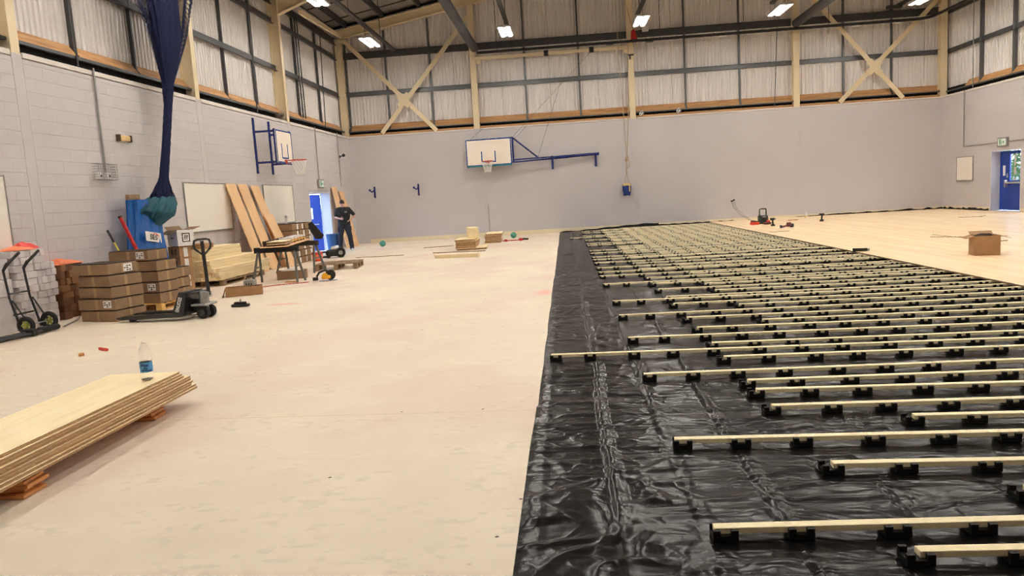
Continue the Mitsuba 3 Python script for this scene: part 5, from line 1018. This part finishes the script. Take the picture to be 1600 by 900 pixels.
torso = [limb([((-.09, 0, .95), .11), ((-.10, 0, 1.12), .10), ((-.12, 0, 1.32), .105), ((-.15, 0, 1.42), .07)]), limb([((.09, 0, .95), .11), ((.10, 0, 1.12), .10), ((.12, 0, 1.32), .105), ((.15, 0, 1.42), .07)]), limb([((-.1, 0, 1.1), .1), ((.1, 0, 1.1), .1)]), limb([((-.1, 0, 1.3), .11), ((.1, 0, 1.3), .11)]), limb([((-.19, .0, 1.45), .055), ((0, 0, 1.47), .06), ((.19, 0, 1.45), .055)])]
legs = []
for s, fx, kx in ((-1, -.19, -.15), (1, .20, .165)): legs.append(limb([((s*.095, 0, .94), .095), ((kx, -.03, .50), .062), ((kx*.55+fx*.45, -.0, .34), .055), ((fx, .01, .10), .04)]))
arms = [limb([(L_sh, .052), (L_el, .041), (L_wr, .027)]), limb([(R_sh, .052), (R_el, .041), (R_wr, .027)])]
hands = fingers(L_wr, (.55, -.45, .02), (.3, .2, 1.0)) + fingers(R_wr, (-.6, .1, -.55), (-.2, -1.0, -.1), curl=.5)
body = soft(head+torso+legs+arms+hands, .012, 4)
part(mn, 'body', PM(body), 'skin', smooth=True)
o = .018
shirt = [limb([((-.09, 0, .93), .122), ((-.10, 0, 1.12), .115), ((-.12, 0, 1.32), .122), ((-.15, 0, 1.42), .085)]), limb([((.09, 0, .93), .122), ((.10, 0, 1.12), .115), ((.12, 0, 1.32), .122), ((.15, 0, 1.42), .085)]), limb([((-.1, 0, 1.1), .117), ((.1, 0, 1.1), .117)]), limb([((-.1, 0, .94), .125), ((.1, 0, .94), .125)]), limb([((-.1, 0, 1.3), .126), ((.1, 0, 1.3), .126)]), limb([((-.19, .0, 1.45), .068), ((0, .005, 1.475), .07), ((.19, 0, 1.45), .068)]), limb([((0, -.005, 1.3), .13), ((0, -.012, 1.40), .108), ((0, -.012, 1.47), .078)])]
for a, b in ((L_sh, L_el), (R_sh, R_el)):
    a, b = np.array(a), np.array(b); shirt.append(limb([(a, .07), (a+(b-a)*.78, .066)]))
sm_ = soft(shirt, .02, 6)
part(mn, 'polo_shirt', PM(sm_), 'shirt', smooth=True)
part(mn, 'collar', PM(moved(trimesh.creation.torus(.066, .014, 24, 8), (0, -.008, 1.525), 0, .25)), 'shirt', smooth=True)
part(mn, 'chest_logo', PM(box(.06, .13, -.136, -.128, 1.35, 1.365)), 'label_paper')
tro = []
for s, fx, kx in ((-1, -.19, -.15), (1, .20, .165)): tro.append(limb([((s*.095, 0, .97), .118), ((s*.105, 0, .80), .112), ((kx, -.03, .50), .088), ((fx, .01, .13), .075), ((fx, .0, .075), .074)]))
tro += [limb([((-.1, 0, .93), .12), ((.1, 0, .93), .12)])]
tr_ = part(mn, 'work_trousers', PM(soft(tro, .02, 6)), 'trousers', smooth=True)
part(tr_, 'thigh_pocket', PM(cbox(.19, .235, -.09, .06, .66, .86, .015)), 'trousers'); part(tr_, 'thigh_pocket', PM(cbox(-.235, -.185, -.09, .06, .66, .86, .015)), 'trousers')
for s, fx in ((-1, -.19), (1, .20)):
    part(mn, 'shoe', PM(soft([limb([((fx, .06, .045), .042), ((fx+s*.015, -.10, .04), .042), ((fx+s*.02, -.16, .032), .032)]), limb([((fx, .05, .05), .045), ((fx, .01, .09), .05)])], .015, 3)), 'shoe', smooth=True)
hair_pts = [ell(hp(0, .016, .032), (.083, .092, .10)), ell(hp(0, -.03, .09), (.064, .045, .034)), ell(hp(0, .045, -.02), (.076, .06, .07))]
part(mn, 'hair', PM(soft(hair_pts, .015, 3)), 'hair', smooth=True)
for s in (-1, 1):
    e = part(mn, 'eye', PM(moved(trimesh.creation.icosphere(2, .0095), hp(s*.031, -.082, .008))), 'eye', smooth=True); part(e, 'pupil', PM(moved(trimesh.creation.icosphere(1, .0052), hp(s*.031, -.0885, .0035))), 'hair')
    part(e, 'eyelid', PM(moved(trimesh.creation.icosphere(2, .0108), hp(s*.031, -.0805, .0125))), 'skin', smooth=True)
    part(mn, 'eyebrow', PM(tube([hp(s*.014, -.094, .034), hp(s*.032, -.092, .038), hp(s*.05, -.082, .033)], .0032, 6)), 'hair')
part(mn, 'mouth', PM(tube([hp(-.022, -.084, -.058), hp(0, -.092, -.056), hp(.022, -.084, -.058)], .006, 6)), 'lip', smooth=True)
ph = thing('phone', 'black phone held in the hand of the man', 'phone'); part(ph, 'case', PM(moved(cbox(-.036, .036, -.075, .075, -.005, .005, .003), (-.005, -.32, 1.185), .3, -.7)), 'black'); part(ph, 'screen', PM(moved(box(-.032, .032, -.069, .069, .005, .006), (-.005, -.32, 1.185), .3, -.7)), 'truck_black')
